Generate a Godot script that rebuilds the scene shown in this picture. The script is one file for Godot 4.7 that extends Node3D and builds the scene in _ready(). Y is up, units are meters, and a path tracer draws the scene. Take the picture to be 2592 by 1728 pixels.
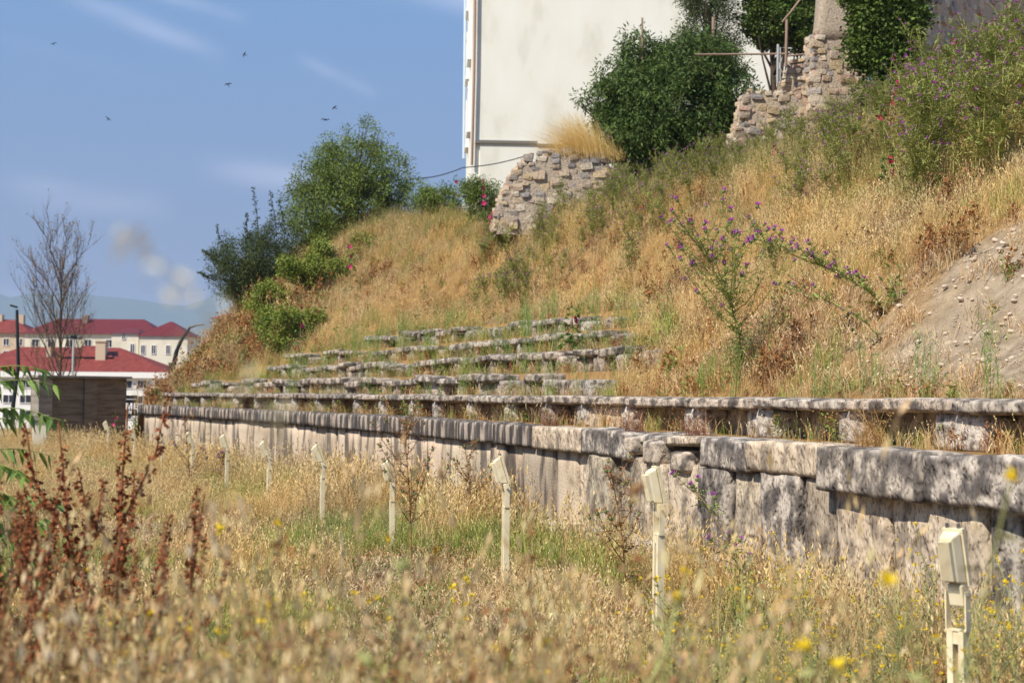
extends Node3D
# An overgrown ancient stone auditorium on a hillside. Depth d is metres ahead of the camera (-z); n is metres up the slope from the podium wall.

const F := 3600.0
const EYE := 2.1
var cam: Camera3D
var rng := RandomNumberGenerator.new()
var nz := FastNoiseLite.new()
var nz2 := FastNoiseLite.new()
var M := {}

class MB:
	var v := PackedVector3Array()
	var c := PackedColorArray()
	var i := PackedInt32Array()
	func vert(p: Vector3, col := Color.WHITE) -> int:
		v.append(p); c.append(col)
		return v.size() - 1
	func tri(a: int, b: int, e: int) -> void:
		i.append(a); i.append(e); i.append(b)
	func quad(a: int, b: int, e: int, f: int) -> void:
		tri(a, b, e); tri(a, e, f)
	func face(a: Vector3, b: Vector3, e: Vector3, f: Vector3, col := Color.WHITE) -> void:
		var k := vert(a, col); vert(b, col); vert(e, col); vert(f, col)
		quad(k, k + 1, k + 2, k + 3)
	func face3(a: Vector3, b: Vector3, e: Vector3, col := Color.WHITE) -> void:
		var k := vert(a, col); vert(b, col); vert(e, col)
		tri(k, k + 1, k + 2)
	# a box between two corners, given in a frame
	func box(lo: Vector3, hi: Vector3, col := Color.WHITE, t := Transform3D()) -> void:
		var p := []
		for k in 8:
			p.append(t * Vector3(hi.x if k & 1 else lo.x, hi.y if k & 2 else lo.y, hi.z if k & 4 else lo.z))
		face(p[4], p[5], p[7], p[6], col); face(p[1], p[0], p[2], p[3], col)
		face(p[5], p[1], p[3], p[7], col); face(p[0], p[4], p[6], p[2], col)
		face(p[6], p[7], p[3], p[2], col); face(p[0], p[1], p[5], p[4], col)
	func tube(pts: Array, radii: Array, sides: int, col := Color.WHITE, cap := true) -> void:
		var first := v.size()
		var side := Vector3.RIGHT
		for k in pts.size():
			var dir: Vector3 = (pts[mini(k + 1, pts.size() - 1)] - pts[maxi(k - 1, 0)]).normalized()
			if absf(dir.dot(side)) > 0.9:
				side = Vector3.FORWARD if absf(dir.z) < 0.8 else Vector3.UP
			var a: Vector3 = dir.cross(side).normalized()
			var b: Vector3 = dir.cross(a)
			side = b.cross(dir) if b.cross(dir).length() > 0.1 else side
			side = -b
			for s in sides:
				var w := TAU * s / sides
				vert(pts[k] + (a * cos(w) + b * sin(w)) * radii[k], col)
		for k in pts.size() - 1:
			for s in sides:
				var a := first + k * sides + s
				var b := first + k * sides + (s + 1) % sides
				quad(a, b, b + sides, a + sides)
		if cap:
			for e in [0, pts.size() - 1]:
				var m := vert(pts[e], col)
				for s in sides:
					var a: int = first + e * sides + s
					var b: int = first + e * sides + (s + 1) % sides
					if e == 0: tri(m, b, a)
					else: tri(m, a, b)
	func add(o: MB, t: Transform3D, tint := Color.WHITE) -> void:
		var k := v.size()
		for p in o.v: v.append(t * p)
		for q in o.c: c.append(q * tint)
		for j in o.i: i.append(k + j)
	func mesh(smooth := false) -> ArrayMesh:
		var a := []
		a.resize(Mesh.ARRAY_MAX)
		a[Mesh.ARRAY_VERTEX] = v
		a[Mesh.ARRAY_COLOR] = c
		a[Mesh.ARRAY_INDEX] = i
		if smooth:
			var n := PackedVector3Array()
			n.resize(v.size())
			for t in range(0, i.size(), 3):
				var x := (v[i[t + 2]] - v[i[t]]).cross(v[i[t + 1]] - v[i[t]])
				n[i[t]] += x; n[i[t + 1]] += x; n[i[t + 2]] += x
			for k in n.size():
				n[k] = n[k].normalized() if n[k].length_squared() > 1e-20 else Vector3.UP
			a[Mesh.ARRAY_NORMAL] = n
		var m := ArrayMesh.new()
		m.add_surface_from_arrays(Mesh.PRIMITIVE_TRIANGLES, a)
		return m

# ---------------------------------------------------------------- small helpers
func rnd(a: float, b: float) -> float:
	return rng.randf_range(a, b)

func lin(r: float, g: float, b: float) -> Color:   # 0..255 sRGB to a linear vertex colour
	return Color(r / 255.0, g / 255.0, b / 255.0).srgb_to_linear()

func vary(c: Color, k: float) -> Color:
	var f := 1.0 + rnd(-k, k)
	return Color(c.r * f * (1 + rnd(-k, k) * 0.25), c.g * f, c.b * f * (1 + rnd(-k, k) * 0.3))

func at(px: float, py: float, d: float) -> Vector3:   # where a direction of the lens meets a given depth
	var dir := cam.basis * Vector3((px - 1296.0) / F, -(py - 864.0) / F, -1.0)
	return cam.position + dir * (d / -dir.z)

func thing(called: String, label: String, category: String, where := Vector3.ZERO, turn := 0.0, group := "", kind := "") -> Node3D:
	var o := Node3D.new()
	o.name = called
	add_child(o, true)
	o.position = where
	o.rotation.y = turn
	tag(o, label, category, group, kind)
	return o

func tag(o: Node, label: String, category: String, group := "", kind := "") -> void:
	o.set_meta("label", label)
	o.set_meta("category", category)
	if group: o.set_meta("group", group)
	if kind: o.set_meta("kind", kind)

func part(called: String, mesh: Mesh, mat: Material, parent: Node = self, t := Transform3D()) -> MeshInstance3D:
	var o := MeshInstance3D.new()
	o.name = called
	o.mesh = mesh
	o.material_override = mat
	parent.add_child(o, true)
	o.transform = t
	return o

func copies(called: String, mesh: Mesh, mat: Material, parent: Node, spots: Array) -> MultiMeshInstance3D:   # spots: [Transform3D, Color]
	var mm := MultiMesh.new()
	mm.transform_format = MultiMesh.TRANSFORM_3D
	mm.use_colors = true
	mm.mesh = mesh
	mm.instance_count = spots.size()
	for k in spots.size():
		mm.set_instance_transform(k, spots[k][0])
		mm.set_instance_color(k, spots[k][1])
	var o := MultiMeshInstance3D.new()
	o.name = called
	o.multimesh = mm
	o.material_override = mat
	parent.add_child(o, true)
	return o

func pose(p: Vector3, yaw: float, s: float, tilt := Vector3.ZERO, sy := 1.0) -> Transform3D:
	return Transform3D(Basis.from_euler(Vector3(tilt.x, yaw, tilt.z)).scaled_local(Vector3(s, s * sy, s)), p)

func frame(x: Vector3, y: Vector3, z: Vector3, o := Vector3.ZERO) -> Transform3D:
	return Transform3D(Basis(x, y, z), o)

# ---------------------------------------------------------------- the podium curve and the land
func wall_x(d: float) -> float:
	if d > 49.0:
		return wall_x(49.0) - 0.59 * (d - 49.0)
	return 3.65 - 0.267 * (d - 10.0) - 0.00418 * (d - 10.0) * (d - 10.0)

func wall_slope(d: float) -> float:
	return -0.267 - 0.00836 * (minf(d, 49.0) - 10.0)

func tangent(d: float) -> Vector3:    # along the wall, away from the camera
	return Vector3(wall_slope(d), 0, -1).normalized()

func uphill(d: float) -> Vector3:     # level, square to the wall, away from the arena
	var t := tangent(d)
	return Vector3(-t.z, 0, t.x)

func on_curve(d: float, n: float, y := 0.0) -> Vector3:
	return Vector3(wall_x(d), y, -d) + uphill(d) * n

func curve_of(p: Vector3) -> Vector2:   # (d, n) of a point on the land
	var d := -p.z
	var n := 0.0
	for k in 4:
		var r := Vector3(p.x - wall_x(d), 0, p.z + d)
		n = r.dot(uphill(d))
		d += clampf(r.dot(tangent(d)), -3, 3) * 0.8
		d = clampf(d, -20.0, 140.0)
	return Vector2(d, n)

func floor_y(x: float, d: float) -> float:    # the arena floor
	var y := -0.008 * (d - 12.0) if d > 12.0 else 0.0
	y += 0.55 * (1.0 - smoothstep(2.5, 8.5, d)) * (1.0 - smoothstep(4.0, 12.0, absf(x)))
	y -= 3.2 * smoothstep(72.0, 130.0, d)
	return y + nz.get_noise_2d(x * 6.0, d * 6.0) * 0.05

func bare(x: float, d: float) -> float:       # 1 on the bare earth at the right
	var e := nz.get_noise_2d(x * 9.0 + 70.0, d * 9.0) * 0.9 + nz2.get_noise_2d(x * 30.0, d * 30.0) * 0.5
	var a := 16.6 + 0.52 * (x - 4.0) - d + e * 1.5
	var b := x - 3.4 + e * 1.2
	return clampf(a * 1.3, 0, 1) * clampf(b * 1.2, 0, 1)

func last_row(n: float) -> float:     # where the seats end at the far left
	return lerpf(47.0, 39.0, clampf((n - 1.6) / 2.7, 0, 1))

func slope_y(d: float, n: float) -> float:
	var step := 1.66 + 0.42 * maxf(0.0, floorf((n - 0.42) / 0.72))
	var a := step if n < 1.44 else 2.06 + 0.66 * (n - 1.44)
	if n > 9.5:
		a = 2.06 + 0.66 * 8.06 + 0.27 * (n - 9.5)
	if n > 17.0:
		a = 2.06 + 0.66 * 8.06 + 0.27 * 7.5 + 0.1 * (n - 17.0)
	var first := lerpf(21.2, 25.4, clampf((n - 1.44) / 2.9, 0, 1))
	var rows := smoothstep(first - 1.4, first + 0.2, d) * (1.0 - smoothstep(last_row(n), last_row(n) + 2.0, d))
	if n >= 1.44 and n < 8.5:
		var b := step if n < 4.5 else lerpf(3.74, a, smoothstep(4.5, 8.5, n))
		a = lerpf(a, b, rows)
	if n > 1.5:
		var w := on_curve(d, n)
		var k := smoothstep(1.5, 2.6, n) if rows < 0.5 else smoothstep(4.5, 5.5, n)
		a += k * (nz.get_noise_2d(w.x * 7.0, w.z * 7.0) * 0.28 + nz2.get_noise_2d(w.x * 24.0, w.z * 24.0) * 0.05)
		a += 0.42 * exp(-((d - 16.4) * (d - 16.4) / 5.0 + (n - 3.6) * (n - 3.6) / 3.0))
		a += bare(w.x, d) * k * (nz2.get_noise_2d(w.x * 40.0, w.z * 40.0) * 0.12 - absf(nz.get_noise_2d(w.x * 9.0 + w.z * 22.0, 40.0 + w.x * 4.0)) * 0.22)
	a += 1.25 * smoothstep(41.0, 50.0, d) * smoothstep(2.2, 5.5, n) * (1.0 - smoothstep(9.0, 14.0, n))
	var g := floor_y(wall_x(d), d)
	var open := g - 0.1 + 1.6 * (on_curve(d, n).x + 13.5 + 0.1 * (d - 49.0))
	a = lerpf(a, clampf(a, g - 0.3, maxf(open, g - 0.3)), smoothstep(48.4, 49.6, d))
	return lerpf(a, g - 1.0, smoothstep(74.0, 92.0, d))

func land(x: float, d: float) -> float:
	var q := curve_of(Vector3(x, 0, -d))
	return slope_y(q.x, q.y) if q.y > 0.25 else floor_y(x, d)

func on_land(x: float, d: float) -> Vector3:
	return Vector3(x, land(x, d), -d)

func hit_land(px: float, py: float) -> Vector3:   # the first place where a view direction meets the land
	var d := 8.0
	while d < 90.0:
		var p := at(px, py, d)
		if land(p.x, d) > p.y:
			return on_land(p.x, d)
		d += 0.15
	return at(px, py, 90.0)

# ---------------------------------------------------------------- rounded, rough blocks
func rock(size: Vector3, seg: Vector3i, rnd_r: float, rough: float, sd: float, col: Callable, freq := 3.0) -> MB:
	var m := MB.new()
	var h := size * 0.5
	var id := {}
	var get_v := func(ix: int, iy: int, iz: int) -> int:
		var key := Vector3i(ix, iy, iz)
		if id.has(key): return id[key]
		var p := Vector3(lerpf(-h.x, h.x, float(ix) / seg.x), lerpf(-h.y, h.y, float(iy) / seg.y), lerpf(-h.z, h.z, float(iz) / seg.z))
		var r := minf(rnd_r, minf(h.x, minf(h.y, h.z)))
		var q := p.clamp(-h + Vector3.ONE * r, h - Vector3.ONE * r)
		var out := (p - q)
		if out.length() > 1e-5: p = q + out.normalized() * r
		var s := p * freq * 10.0 + Vector3(sd * 31.7, sd * 17.3, sd * 7.9)
		p += Vector3(nz.get_noise_3dv(s), nz.get_noise_3dv(s + Vector3(100, 0, 0)), nz.get_noise_3dv(s + Vector3(0, 100, 0))) * rough
		p += Vector3(nz.get_noise_3dv(s * 3.1), nz.get_noise_3dv(s * 3.1 + Vector3(100, 0, 0)), nz.get_noise_3dv(s * 3.1 + Vector3(0, 100, 0))) * rough * 0.4
		id[key] = m.vert(p, col.call(p, sd))
		return id[key]
	for s in 2:
		for a in seg.x:
			for b in seg.y:
				var z := seg.z * s
				var q := [get_v.call(a, b, z), get_v.call(a + 1, b, z), get_v.call(a + 1, b + 1, z), get_v.call(a, b + 1, z)]
				if s: m.quad(q[0], q[1], q[2], q[3])
				else: m.quad(q[3], q[2], q[1], q[0])
		for a in seg.z:
			for b in seg.y:
				var x := seg.x * s
				var q := [get_v.call(x, b, a), get_v.call(x, b, a + 1), get_v.call(x, b + 1, a + 1), get_v.call(x, b + 1, a)]
				if s: m.quad(q[3], q[2], q[1], q[0])
				else: m.quad(q[0], q[1], q[2], q[3])
		for a in seg.x:
			for b in seg.z:
				var y := seg.y * s
				var q := [get_v.call(a, y, b), get_v.call(a, y, b + 1), get_v.call(a + 1, y, b + 1), get_v.call(a + 1, y, b)]
				if s: m.quad(q[0], q[1], q[2], q[3])
				else: m.quad(q[3], q[2], q[1], q[0])
	return m

func plain(_p: Vector3, _s: float) -> Color:
	return Color.WHITE

# ---------------------------------------------------------------- materials
func noise_tex(freq: float, ramp: Array, octaves := 4, kind := FastNoiseLite.TYPE_SIMPLEX_SMOOTH, size := 512, sd := 1) -> NoiseTexture2D:
	var f := FastNoiseLite.new()
	f.noise_type = kind
	f.frequency = freq
	f.fractal_octaves = octaves
	f.seed = sd
	var t := NoiseTexture2D.new()
	t.width = size
	t.height = size
	t.seamless = true
	t.noise = f
	var g := Gradient.new()
	var o := PackedFloat32Array()
	var c := PackedColorArray()
	for r in ramp:
		o.append(r[0]); c.append(r[1])
	g.offsets = o
	g.colors = c
	t.color_ramp = g
	return t

func mat(called: String, albedo: Color, rough := 0.9, vertex := false, tex: Texture2D = null, scale := Vector3.ONE, fine: Texture2D = null, fine_scale := Vector3.ONE, bump: Texture2D = null, bump_cm := 0.0) -> StandardMaterial3D:
	var m := StandardMaterial3D.new()
	m.resource_name = called
	m.albedo_color = albedo
	m.roughness = rough
	m.metallic_specular = 0.3
	m.cull_mode = BaseMaterial3D.CULL_DISABLED
	m.vertex_color_use_as_albedo = vertex
	if tex or bump:
		m.uv1_triplanar = true
		m.uv1_world_triplanar = true
		m.uv1_scale = scale
		m.uv1_triplanar_sharpness = 3.0
		m.albedo_texture = tex
	if fine:
		m.detail_enabled = true
		m.detail_albedo = fine
		m.detail_blend_mode = BaseMaterial3D.BLEND_MODE_MUL
		m.detail_uv_layer = BaseMaterial3D.DETAIL_UV_2
		m.uv2_triplanar = true
		m.uv2_world_triplanar = true
		m.uv2_scale = fine_scale
	if bump:
		m.heightmap_enabled = true
		m.heightmap_texture = bump
		m.heightmap_scale = bump_cm
	M[called] = m
	return m

func srgb(r: float, g: float, b: float) -> Color:
	return Color(r / 255.0, g / 255.0, b / 255.0)

func make_materials() -> void:
	var grey := func(a): return Color(a, a, a)
	var speck := noise_tex(0.06, [[0.0, grey.call(0.62)], [0.35, grey.call(0.86)], [0.6, grey.call(1.0)], [1.0, grey.call(1.0)]], 5, FastNoiseLite.TYPE_SIMPLEX_SMOOTH, 512, 3)
	var pits := noise_tex(0.035, [[0.0, grey.call(0.0)], [0.3, grey.call(0.35)], [0.5, grey.call(0.9)], [1.0, grey.call(1.0)]], 5, FastNoiseLite.TYPE_SIMPLEX_SMOOTH, 512, 5)
	var pitcol := noise_tex(0.05, [[0.0, srgb(120, 104, 96)], [0.22, srgb(170, 150, 136)], [0.36, grey.call(0.93)], [0.55, grey.call(1.0)], [1.0, grey.call(1.0)]], 4, FastNoiseLite.TYPE_SIMPLEX_SMOOTH, 512, 6)
	var wallst := noise_tex(0.018, [[0.0, srgb(84, 78, 74)], [0.33, srgb(120, 110, 102)], [0.43, srgb(186, 168, 148)], [0.55, srgb(212, 193, 170)], [0.75, srgb(220, 202, 181)], [1.0, srgb(200, 184, 166)]], 5, FastNoiseLite.TYPE_SIMPLEX_SMOOTH, 512, 11)
	var cope := noise_tex(0.018, [[0.0, srgb(58, 55, 54)], [0.44, srgb(84, 79, 77)], [0.58, srgb(106, 100, 96)], [0.68, srgb(176, 163, 150)], [1.0, srgb(206, 192, 176)]], 5, FastNoiseLite.TYPE_SIMPLEX_SMOOTH, 512, 12)
	var seat := noise_tex(0.02, [[0.0, srgb(70, 65, 62)], [0.36, srgb(108, 101, 96)], [0.48, srgb(172, 158, 144)], [0.7, srgb(205, 190, 174)], [1.0, srgb(214, 202, 190)]], 5, FastNoiseLite.TYPE_SIMPLEX_SMOOTH, 512, 13)
	var pale := noise_tex(0.03, [[0.0, srgb(96, 90, 86)], [0.34, srgb(140, 132, 126)], [0.45, srgb(196, 188, 178)], [1.0, srgb(222, 214, 205)]], 5, FastNoiseLite.TYPE_SIMPLEX_SMOOTH, 512, 14)
	mat("wall_stone", Color.WHITE, 0.95, true, wallst, Vector3(0.23, 0.045, 0.23), pitcol, Vector3(1.6, 1.2, 1.6), pits, 1.6)
	mat("coping_stone", Color.WHITE, 0.95, true, cope, Vector3(0.55, 0.10, 0.55), pitcol, Vector3(1.4, 1.4, 1.4), pits, 1.6)
	mat("seat_stone", Color.WHITE, 0.95, true, seat, Vector3(0.35, 0.3, 0.35), pitcol, Vector3(1.3, 1.3, 1.3), pits, 1.8)
	var crust := noise_tex(0.022, [[0.0, srgb(78, 73, 70)], [0.36, srgb(112, 105, 100)], [0.5, srgb(150, 140, 130)], [0.6, srgb(192, 180, 166)], [1.0, srgb(218, 206, 192)]], 6, FastNoiseLite.TYPE_SIMPLEX_SMOOTH, 512, 31)
	var worn := noise_tex(0.02, [[0.0, srgb(124, 112, 102)], [0.34, srgb(160, 146, 130)], [0.46, srgb(196, 178, 156)], [0.7, srgb(216, 198, 174)], [1.0, srgb(224, 210, 190)]], 6, FastNoiseLite.TYPE_SIMPLEX_SMOOTH, 512, 32)
	var holes := noise_tex(0.045, [[0.0, srgb(84, 72, 64)], [0.19, srgb(130, 116, 104)], [0.3, grey.call(0.9)], [0.55, grey.call(1.0)], [1.0, grey.call(1.0)]], 5, FastNoiseLite.TYPE_SIMPLEX_SMOOTH, 512, 33)
	mat("crust_stone", Color.WHITE, 0.95, true, crust, Vector3(0.3, 0.24, 0.3), holes, Vector3(0.9, 0.6, 0.9), pits, 2.4)
	mat("worn_stone", Color.WHITE, 0.95, true, worn, Vector3(0.35, 0.2, 0.35), holes, Vector3(0.9, 0.5, 0.9), pits, 2.4)
	mat("pale_stone", Color.WHITE, 0.95, true, pale, Vector3(0.4, 0.4, 0.4), pitcol, Vector3(1.3, 1.3, 1.3), pits, 1.8)
	var soil := noise_tex(0.03, [[0.0, srgb(150, 136, 118)], [0.4, srgb(186, 172, 152)], [0.7, srgb(208, 196, 176)], [1.0, srgb(226, 214, 196)]], 5, FastNoiseLite.TYPE_SIMPLEX_SMOOTH, 512, 15)
	mat("soil", Color.WHITE, 1.0, true, soil, Vector3(0.3, 0.3, 0.3), speck, Vector3(1.7, 1.7, 1.7), pits, 2.0)
	var rub := noise_tex(0.02, [[0.0, grey.call(0.66)], [0.4, grey.call(0.9)], [1.0, grey.call(1.0)]], 4, FastNoiseLite.TYPE_SIMPLEX_SMOOTH, 512, 16)
	var k := 0
	for q in [[230, 208, 180], [222, 198, 170], [204, 184, 164], [236, 220, 196], [190, 180, 170], [222, 190, 168], [226, 202, 164], [178, 170, 166]]:
		mat("rubble%d" % k, srgb(q[0], q[1], q[2]), 0.95, false, rub, Vector3(1, 1, 1), speck, Vector3(3, 3, 3), pits, 1.0)
		k += 1
	mat("mortar", srgb(214, 196, 174), 1.0, false, rub, Vector3(1, 1, 1), speck, Vector3(3, 3, 3), pits, 2.0)
	var conc := noise_tex(0.012, [[0.0, srgb(112, 104, 96)], [0.5, srgb(158, 150, 138)], [1.0, srgb(182, 174, 160)]], 5, FastNoiseLite.TYPE_SIMPLEX_SMOOTH, 512, 17)
	mat("dark_concrete", srgb(214, 206, 198), 0.95, false, conc, Vector3(0.2, 0.9, 0.2), speck, Vector3(1, 1, 1))
	mat("concrete", Color.WHITE, 0.9, false, conc, Vector3(0.2, 0.5, 0.2), speck, Vector3(1, 1, 1))
	var plast := noise_tex(0.01, [[0.0, srgb(220, 217, 201)], [0.4, srgb(235, 233, 220)], [1.0, srgb(239, 238, 228)]], 5, FastNoiseLite.TYPE_SIMPLEX_SMOOTH, 512, 18)
	mat("plaster", Color.WHITE, 0.9, false, plast, Vector3(0.12, 0.05, 0.12), null, Vector3.ONE)
	var tiles := noise_tex(0.02, [[0.0, srgb(104, 48, 42)], [0.5, srgb(124, 56, 48)], [1.0, srgb(140, 70, 58)]], 4, FastNoiseLite.TYPE_SIMPLEX_SMOOTH, 256, 19)
	mat("roof_tile", Color.WHITE, 0.85, false, tiles, Vector3(0.1, 0.1, 0.1))
	mat("roof_tin", srgb(116, 44, 44), 0.6, false, noise_tex(0.02, [[0.0, grey.call(0.8)], [1.0, grey.call(1.0)]]), Vector3(0.08, 0.08, 0.08))
	mat("white_wall", srgb(232, 230, 226), 0.9)
	mat("cream_wall", srgb(244, 238, 226), 0.9, false, plast, Vector3(0.05, 0.05, 0.05))
	mat("tan_wall", srgb(196, 176, 150), 0.9)
	mat("dark_glass", srgb(52, 52, 58), 0.15)
	mat("window_frame", srgb(236, 236, 236), 0.5)
	mat("brown_pipe", srgb(168, 140, 122), 0.6)
	mat("grey_pipe", srgb(120, 116, 110), 0.7)
	mat("rusty_steel", srgb(150, 128, 112), 0.7)
	mat("galvanised", srgb(170, 172, 174), 0.45)
	mat("dark_metal", srgb(40, 46, 50), 0.4)
	mat("cable", srgb(60, 58, 58), 0.7)
	mat("sign_dark", srgb(30, 31, 34), 0.5)
	mat("sign_white", srgb(240, 240, 240), 0.6)
	var lamp := noise_tex(0.02, [[0.0, srgb(196, 180, 142)], [0.4, srgb(230, 216, 180)], [1.0, srgb(236, 224, 192)]], 4, FastNoiseLite.TYPE_SIMPLEX_SMOOTH, 256, 20)
	mat("lamp_paint", Color.WHITE, 0.45, false, lamp, Vector3(2, 1, 2))
	mat("lamp_glass", srgb(120, 128, 128), 0.1)
	mat("steel_clip", srgb(180, 182, 184), 0.3)
	M["steel_clip"].metallic = 0.9
	mat("bird", srgb(38, 38, 42), 0.8, true)
	mat("bark", srgb(98, 84, 72), 0.95, false, rub, Vector3(2, 0.5, 2))
	for q in [["leaf", 0.8, 0.55], ["straw", 0.75, 0.45], ["petal", 0.7, 0.5], ["stalk", 0.85, 0.3]]:
		var m := mat(q[0], Color.WHITE, q[1], true)
		m.metallic_specular = 0.35
		m.backlight_enabled = true
		m.backlight = Color(q[2], q[2], q[2])
	for key in ["leaf"]:
		M[key].roughness = 0.55

# ---------------------------------------------------------------- land, walls and tiers
func stretch_list(lo: float, dense_lo: float, dense_hi: float, hi: float, step: float) -> Array:
	var a := []
	var x := dense_lo
	while x <= dense_hi:
		a.append(x); x += step
	var s := step
	x = dense_hi
	while x < hi:
		s *= 1.35; x += s; a.append(minf(x, hi))
	s = step
	x = dense_lo
	while x > lo:
		s *= 1.35; x -= s; a.push_front(maxf(x, lo))
	return a

func build_land() -> void:
	var m := MB.new()
	var xs := stretch_list(-9000, -34, 16, 9000, 0.5)
	var ds := stretch_list(-400, -3, 75, 11000, 0.5)
	for d in ds:
		for x in xs:
			var c := lin(214, 190, 152)
			var g := nz.get_noise_2d(x * 4.0 + 33.0, d * 4.0)
			c = c.lerp(lin(170, 160, 120), clampf(g * 1.4, 0, 1)) * 0.95
			m.vert(Vector3(x, floor_y(x, d), -d), c)
	for j in ds.size() - 1:
		for k in xs.size() - 1:
			var a: int = j * xs.size() + k
			m.quad(a, a + 1, a + 1 + xs.size(), a + xs.size())
	var o := part("ground", m.mesh(true), M.soil)
	tag(o, "dry grassy floor of the old arena below the podium wall", "ground", "", "structure")
	# the slope behind the podium wall, laid out along the wall's curve
	m = MB.new()
	var ns := [0.26, 0.45, 0.8]
	for k in range(1, 7):
		ns.append(k * 0.72 + 0.405); ns.append(k * 0.72 + 0.435); ns.append(k * 0.72 + 0.78)
	var n := 5.3
	while n < 19.0:
		ns.append(n); n += 0.3
	while n < 70.0:
		ns.append(n); n += 2.5
	var dd := []
	var d2 := 3.0
	while d2 < 30.0:
		dd.append(d2); d2 += 0.25
	while d2 < 80.0:
		dd.append(d2); d2 += 0.6
	while d2 < 110.0:
		dd.append(d2); d2 += 3.0
	for d in dd:
		for q in ns:
			var p := on_curve(d, q)
			p.y = slope_y(d, q)
			var b := bare(p.x, -p.z) if q > 1.5 else 0.0
			var c := lin(206, 176, 128).lerp(lin(208, 199, 188), b)
			c = vary(c, 0.04)
			m.vert(p, c)
	for j in dd.size() - 1:
		for k in ns.size() - 1:
			var a: int = j * ns.size() + k
			m.quad(a, a + 1, a + 1 + ns.size(), a + ns.size())
	o = part("hillside", m.mesh(true), M.soil)
	tag(o, "steep hillside of dry grass and bare earth above the stone tiers", "hillside", "", "structure")
	# mountains on the skyline
	m = MB.new()
	var far := 6400.0
	for row in 9:
		for k in 161:
			var x := lerpf(-9000, 9000, k / 160.0)
			var prof := 520.0 + nz.get_noise_2d(x * 0.02, 5.0) * 150.0 + nz.get_noise_2d(x * 0.1, 15.0) * 40.0
			var t := row / 8.0
			m.vert(Vector3(x, -8.0 + prof * t + nz.get_noise_2d(x * 0.15, row * 9.0) * 50.0 * t * (1.0 - t) * 3.0, -far - 900.0 * t), lin(88, 100, 84))
	for row in 8:
		for k in 160:
			var a := row * 161 + k
			m.quad(a, a + 1, a + 162, a + 161)
	o = part("hills", m.mesh(true), mat("hill", Color.WHITE, 1.0, true))
	tag(o, "long blue mountain ridge on the far skyline behind the red roofs", "hills", "", "structure")

func along(d: float, length: float) -> float:   # the depth one stone further along the wall
	return d + length * -tangent(d).z

func stone_frame(d0: float, d1: float, n: float, y: float) -> Transform3D:
	var a := on_curve(d0, n, y)
	var b := on_curve(d1, n, y)
	var t := (b - a).normalized()
	return frame(t, Vector3.UP, Vector3(-t.z, 0, t.x), (a + b) * 0.5)

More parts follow.
